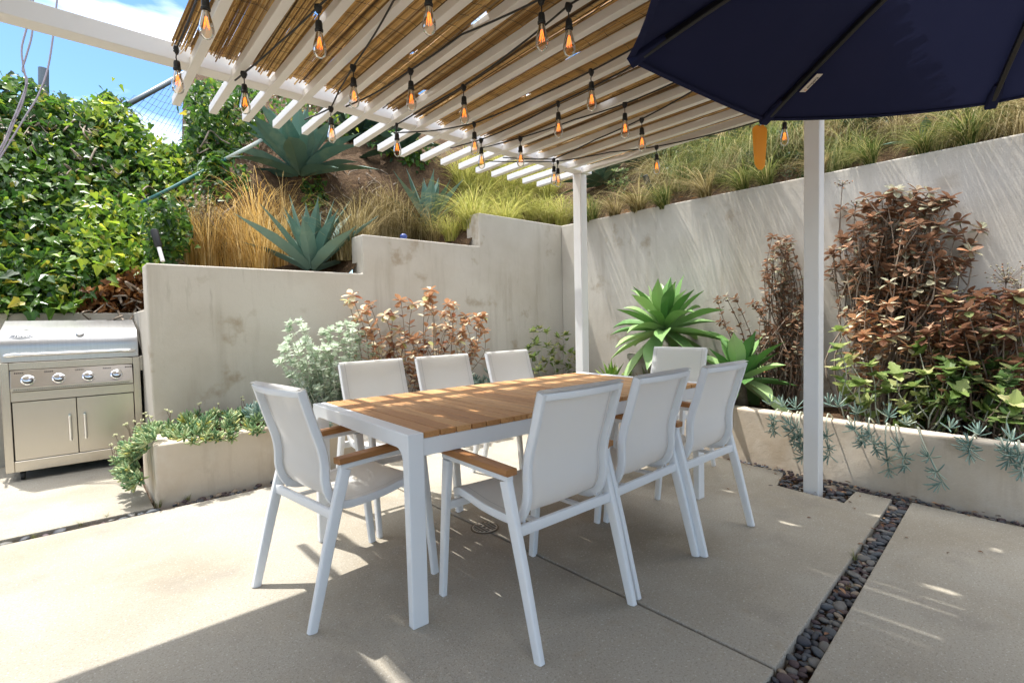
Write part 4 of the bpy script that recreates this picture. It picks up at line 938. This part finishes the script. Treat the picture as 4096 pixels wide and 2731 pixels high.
ivy('ivy in lime green painted as sunlight, tumbling towards the black and white spotlight', [(205,440),(330,455),(365,520),(350,600),(330,625),(230,610),(160,560)], 1100, None, .75, IVYSUN, .092, stems=8, fuzz=18)
ivy('mixed ivy filling the gap behind the black and white spotlight', [(330,470),(420,460),(440,540),(400,612),(345,625),(335,560)], 800, 5.75, 6.25, IVY, .075, stems=6, fuzz=8)
ivy('lime green ivy along the crest beside the chain link fence', [(150,235),(260,225),(345,310),(420,345),(470,430),(400,440),(300,330)], 800, None, .6, IVYSUN, .095, stems=6, fuzz=16)
ivy('green ivy on the high bank behind the first rafter ends', [(420,200),(470,185),(600,190),(600,300),(560,330),(520,400),(440,430),(415,335),(432,260)], 2600, 7.2, 8.3, IVY, .095, .35, stems=10, fuzz=8)
ivy('scattered ivy on the brown bank left of the big agave', [(350,380),(470,400),(560,380),(580,430),(470,480),(380,560),(350,520)], 650, 6.0, 6.7, IVY, .07, .9, stems=5)
ivy('dark ivy creeping over the upper bank behind the rafter ends', [(600,200),(760,210),(900,300),(1010,360),(960,400),(820,330),(640,320)], 1500, 6.6, 7.6, IVY, .08, .9)
ivy('small ivy patch on the bare bank below the big agave', [(690,430),(745,425),(752,480),(700,490)], 130, 6.0, 6.3, IVY, .075, 1)
ivy('brown withered leaves heaped on the low wall beside the ivy', [(190,668),(300,625),(342,615),(344,718),(165,716)], 620, 6.17, 6.45, DEADL, .075, name='dead_leaves', fuzz=9)
m = MB()
for i in range(1500):
    x, y = U(5.5, 8.5), U(-2, 5.5); p = Vector((x, y, hill(x, y)+.012)); m.cr = R.random(); leaf(m, p, Vector((U(-1, 1), U(-1, 1), 0)), Vector((U(-.4, .2), U(-.4, .4), 1)).normalized(), U(.03, .09), U(.012, .03), .1)
stuff(m.build('leaf_mulch', DEADL), 'brown leaf mulch on the slope above the right wall', 'mulch')
m = MB()    # roots hanging from the bare bank
for i in range(34):
    p = on_hill(U(735, 925), U(385, 520)); pts = [p+Vector((0, -.02, .02))]
    for k in range(4): pts.append(pts[-1]+Vector((U(-.12, .12), U(-.05, .01), -U(.02, .11))))
    m.tube(curve(pts, 3), U(.004, .010), 5, scale=lambda t: 1-.6*t)
stuff(m.build('bare_roots', BARK, smooth=True), 'thin bare roots hanging out of the brown bank under the big agave', 'roots')
# ================================================================ pebbles
def pmat(n, c): return mat(n, c, .55, spec=.35, layers=[(40, tuple(q*1.5 for q in c), .5, .75, 4, .6)], bump=[(120, .0008, 3)])
PM = [pmat('pebble_slate', (.05, .053, .062)), pmat('pebble_blue', (.075, .085, .095)), pmat('pebble_plum', (.075, .05, .052)), pmat('pebble_grey', (.14, .135, .125)), pmat('pebble_tan', (.27, .215, .16))]
protos = []
for k in range(12):
    bm = bmesh.new(); bmesh.ops.create_icosphere(bm, subdivisions=2, radius=.5)
    a, b, c = U(0, 9), U(0, 9), U(0, 9)
    for v in bm.verts:
        q = 1+.10*sin(3*v.co.x+a)+.10*sin(4*v.co.y+b)+.06*sin(5*v.co.z+c); v.co *= q
    me = bpy.data.meshes.new('pebble'); bm.to_mesh(me); bm.free(); me.polygons.foreach_set('use_smooth', [True]*len(me.polygons))
    me.materials.append(PM[[0, 0, 1, 1, 2, 2, 0, 1, 2, 3, 3, 4][k]]); protos.append(me)
npeb = [0]; bulk = {}
def pebbles(sample, n, lo, hi, z, label, group, light=0, solo=True, flat=.5):
    placed = []; tries = 0
    while len(placed) < n and tries < n*40:
        tries += 1; x, y = sample(); s = lo+(hi-lo)*R.random()**1.7
        if any((x-a)**2+(y-b)**2 < ((s+t)*.37)**2 for a, b, t in placed): continue
        placed.append((x, y, s))
    for x, y, s in placed:
        me = R.choice(protos[3:]) if R.random() < light else R.choice(protos)
        sc3 = (s*U(.95, 1.25), s*U(.7, .95), s*flat*U(.8, 1.15)); rot = (U(-.25, .25), U(-.25, .25), U(0, 6.3)); zz = z+U(-.006, .006)+s*.1
        if solo and npeb[0] < 298:
            npeb[0] += 1; o = bpy.data.objects.new('pebble', me); COL.objects.link(o); o.location = (x, y, zz); o.rotation_euler = rot; o.scale = sc3; tag(o, label, 'pebble', group)
        else: bulk.setdefault(me, []).append((x, y, zz, sc3, rot))
def strip():
    x = 1.45+2.42*R.random(); y0 = .655+(x-1.683)*.0556; y1 = .561+(x-1.712)*.0569; return x, y1+.012+(y0-y1-.024)*R.random()
pebbles(strip, 215, .026, .066, -.024, 'smooth dark river pebble in the narrow gap between the concrete slabs on the right', 'river pebbles in the slab gap', .12)
def sq():
    while True:
        x, y = U(3.57, 3.9), U(.99, 1.40)
        if not (3.6 < x < 3.73 and 1.09 < y < 1.23): return x, y
pebbles(sq, 60, .030, .062, -.022, 'river pebble in the square cutout at the foot of the right post', 'river pebbles round the post', .35)
def lst(): return .38-1.1*R.random(), U(3.90, 3.97)
pebbles(lst, 23, .035, .075, -.026, 'pale river pebble in the slab gap in front of the grill', 'river pebbles in front of the grill', .5)
def rp_():
    y = U(-.6, 1.9); x1 = PIV_R(y); return x1-U(.01, .02+.12*smooth(.62, .95, y)+.035*(1-smooth(.62, .95, y))), y
pebbles(rp_, 190, .022, .045, -.014, '', '', .6, False)
pebbles(lambda: (U(.45, 3.0), U(3.90, 4.02)), 130, .025, .055, -.018, '', '', .4, False)
for fn, n in ((strip, 260), (sq, 90), (rp_, 120), (lst, 40)): pebbles(fn, n, .012, .026, -.034, '', '', .3, False)
for me, L_ in []: pass
mb = bmesh.new(); used = []
for me, lst_ in bulk.items():
    if me.materials[0] not in used: used.append(me.materials[0])
    for x, y, z, s3, rot in lst_:
        from mathutils import Euler
        M4 = Matrix.Translation((x, y, z)) @ Euler(rot).to_matrix().to_4x4() @ Matrix.Diagonal((*s3, 1))
        k0 = len(mb.faces); t = me.copy(); t.transform(M4); mb.from_mesh(t); bpy.data.meshes.remove(t); mb.faces.ensure_lookup_table()
        for f_ in mb.faces[k0:]: f_.material_index = used.index(me.materials[0]); f_.smooth = True
me = bpy.data.meshes.new('pebble_fill'); mb.to_mesh(me); mb.free()
for q in used: me.materials.append(q)
o = bpy.data.objects.new('pebble_fill', me); COL.objects.link(o); stuff(o, 'small pebbles filling the edges along the planter walls and gaps', 'pebbles')
m = MB()
for fn, n in ((strip, 22), (sq, 16), (rp_, 40)):
    for i in range(n):
        x, y = fn(); m.cr = R.random(); leaf(m, Vector((x, y, U(-.004, .014))), Vector((U(-1, 1), U(-1, 1), U(-.2, .3))), Vector((U(-.4, .4), U(-.4, .4), 1)).normalized(), U(.020, .042), U(.010, .018), .4)
for i in range(26):
    y = U(-.2, 1.8); x = PIV_R(y)-U(.15, .9)*R.random()-.08; m.cr = R.random(); leaf(m, Vector((x, y, .006)), Vector((U(-1, 1), U(-1, 1), 0)), Vector((U(-.3, .3), U(-.3, .3), 1)).normalized(), U(.018, .035), U(.008, .015), .5)
stuff(m.build('leaf_litter', mat('litter_leaf', (.2, .1, .05), .7, rnd=[(0, (.07, .035, .02)), (.6, (.20, .09, .04)), (1, (.36, .20, .10))])), 'dry brown leaves scattered over the pebbles', 'leaves')
GT = grass_proto(34, 1, .5, GRASSG, .8, .012, .2)
for x, y, h, lb in ((187, 1206, .06, 'small weed tuft in the slab gap before the grill, the middle one'), (246, 1192, .06, 'small weed tuft in the slab gap before the grill, nearest the planter'), (79, 1236, .05, 'small weed tuft in the slab gap before the grill, nearest the photo edge'), (364, 1163, .10, 'weed tuft at the foot of the planter corner'), (430, 1150, .09, 'thin weed against the planter front right of its corner'), (1963, 1285, .065, 'green weed among the dark pebbles, the larger one'), (1946, 1352, .045, 'tiny green weed among the dark pebbles')):
    p = on_z(x, y, -.015); grass(GT, p, h, lb, name='weed', cat='weed')
# ================================================================ sky, sun, camera
S = Vector((-.128, .38, 1)).normalized(); EL = math.asin(S.z); AZ = atan2(S.x, S.y)
wd = bpy.data.worlds.new('World'); sc.world = wd; wd.use_nodes = True; t = wd.node_tree; n = t.nodes; n.clear()
wo = n.new('ShaderNodeOutputWorld'); bg = n.new('ShaderNodeBackground'); sk = n.new('ShaderNodeTexSky'); sk.sky_type = 'NISHITA'; sk.sun_disc = False; sk.sun_elevation = EL; sk.sun_rotation = AZ
sk.air_density = 1.0; sk.dust_density = .4; sk.ozone_density = 1.4
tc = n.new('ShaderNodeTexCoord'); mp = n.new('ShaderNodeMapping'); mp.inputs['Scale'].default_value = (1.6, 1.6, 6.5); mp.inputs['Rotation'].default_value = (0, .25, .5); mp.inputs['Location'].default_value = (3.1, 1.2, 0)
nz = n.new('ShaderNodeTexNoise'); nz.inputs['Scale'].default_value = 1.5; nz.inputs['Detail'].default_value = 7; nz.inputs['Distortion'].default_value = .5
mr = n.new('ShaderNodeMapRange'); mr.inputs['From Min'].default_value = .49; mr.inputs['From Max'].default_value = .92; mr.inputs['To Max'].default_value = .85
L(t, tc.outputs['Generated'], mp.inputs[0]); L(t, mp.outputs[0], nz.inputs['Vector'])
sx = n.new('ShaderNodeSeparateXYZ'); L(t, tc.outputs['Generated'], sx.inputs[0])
m2 = n.new('ShaderNodeMapRange'); m2.inputs['From Min'].default_value = .5; m2.inputs['From Max'].default_value = .85; m2.inputs['To Max'].default_value = .36; L(t, sx.outputs['Z'], m2.inputs['Value'])  # extra white cloud overhead, out of view, added to fill the shade
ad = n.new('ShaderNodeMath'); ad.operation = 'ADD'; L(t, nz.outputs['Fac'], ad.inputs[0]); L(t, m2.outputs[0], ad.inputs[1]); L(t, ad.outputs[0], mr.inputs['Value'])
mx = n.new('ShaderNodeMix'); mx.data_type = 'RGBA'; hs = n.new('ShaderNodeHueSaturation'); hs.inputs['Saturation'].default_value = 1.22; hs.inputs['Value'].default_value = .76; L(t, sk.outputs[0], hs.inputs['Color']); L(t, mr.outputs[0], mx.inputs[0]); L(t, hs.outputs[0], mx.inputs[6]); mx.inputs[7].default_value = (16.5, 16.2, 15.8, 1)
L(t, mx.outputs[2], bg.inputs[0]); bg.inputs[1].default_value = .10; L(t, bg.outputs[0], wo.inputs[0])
sl = bpy.data.lights.new('sun', 'SUN'); sl.energy = 2.3; sl.angle = radians(.55); sl.color = (1, .965, .91)
so = bpy.data.objects.new('sun', sl); COL.objects.link(so); so.rotation_euler = (-S).to_track_quat('-Z', 'Y').to_euler(); so.location = (0, 0, 12)
cd = bpy.data.cameras.new('camera'); co = bpy.data.objects.new('camera', cd); COL.objects.link(co); sc.camera = co
cd.sensor_width = 36; cd.lens = FOC/4096*36; cd.clip_end = 500; cd.clip_start = .02
co.matrix_world = Matrix.Translation(CAM) @ Matrix((RGT, UPV, -FWD)).transposed().to_4x4()
sc.view_settings.view_transform = 'Standard'; sc.view_settings.look = 'None'; sc.view_settings.exposure = 1.76; sc.view_settings.gamma = 1
sc.render.engine = 'CYCLES'; cy = sc.cycles
cy.max_bounces = 10; cy.diffuse_bounces = 6; cy.glossy_bounces = 4; cy.transmission_bounces = 4; cy.transparent_max_bounces = 16
cy.caustics_reflective = False; cy.caustics_refractive = False; cy.sample_clamp_indirect = 6
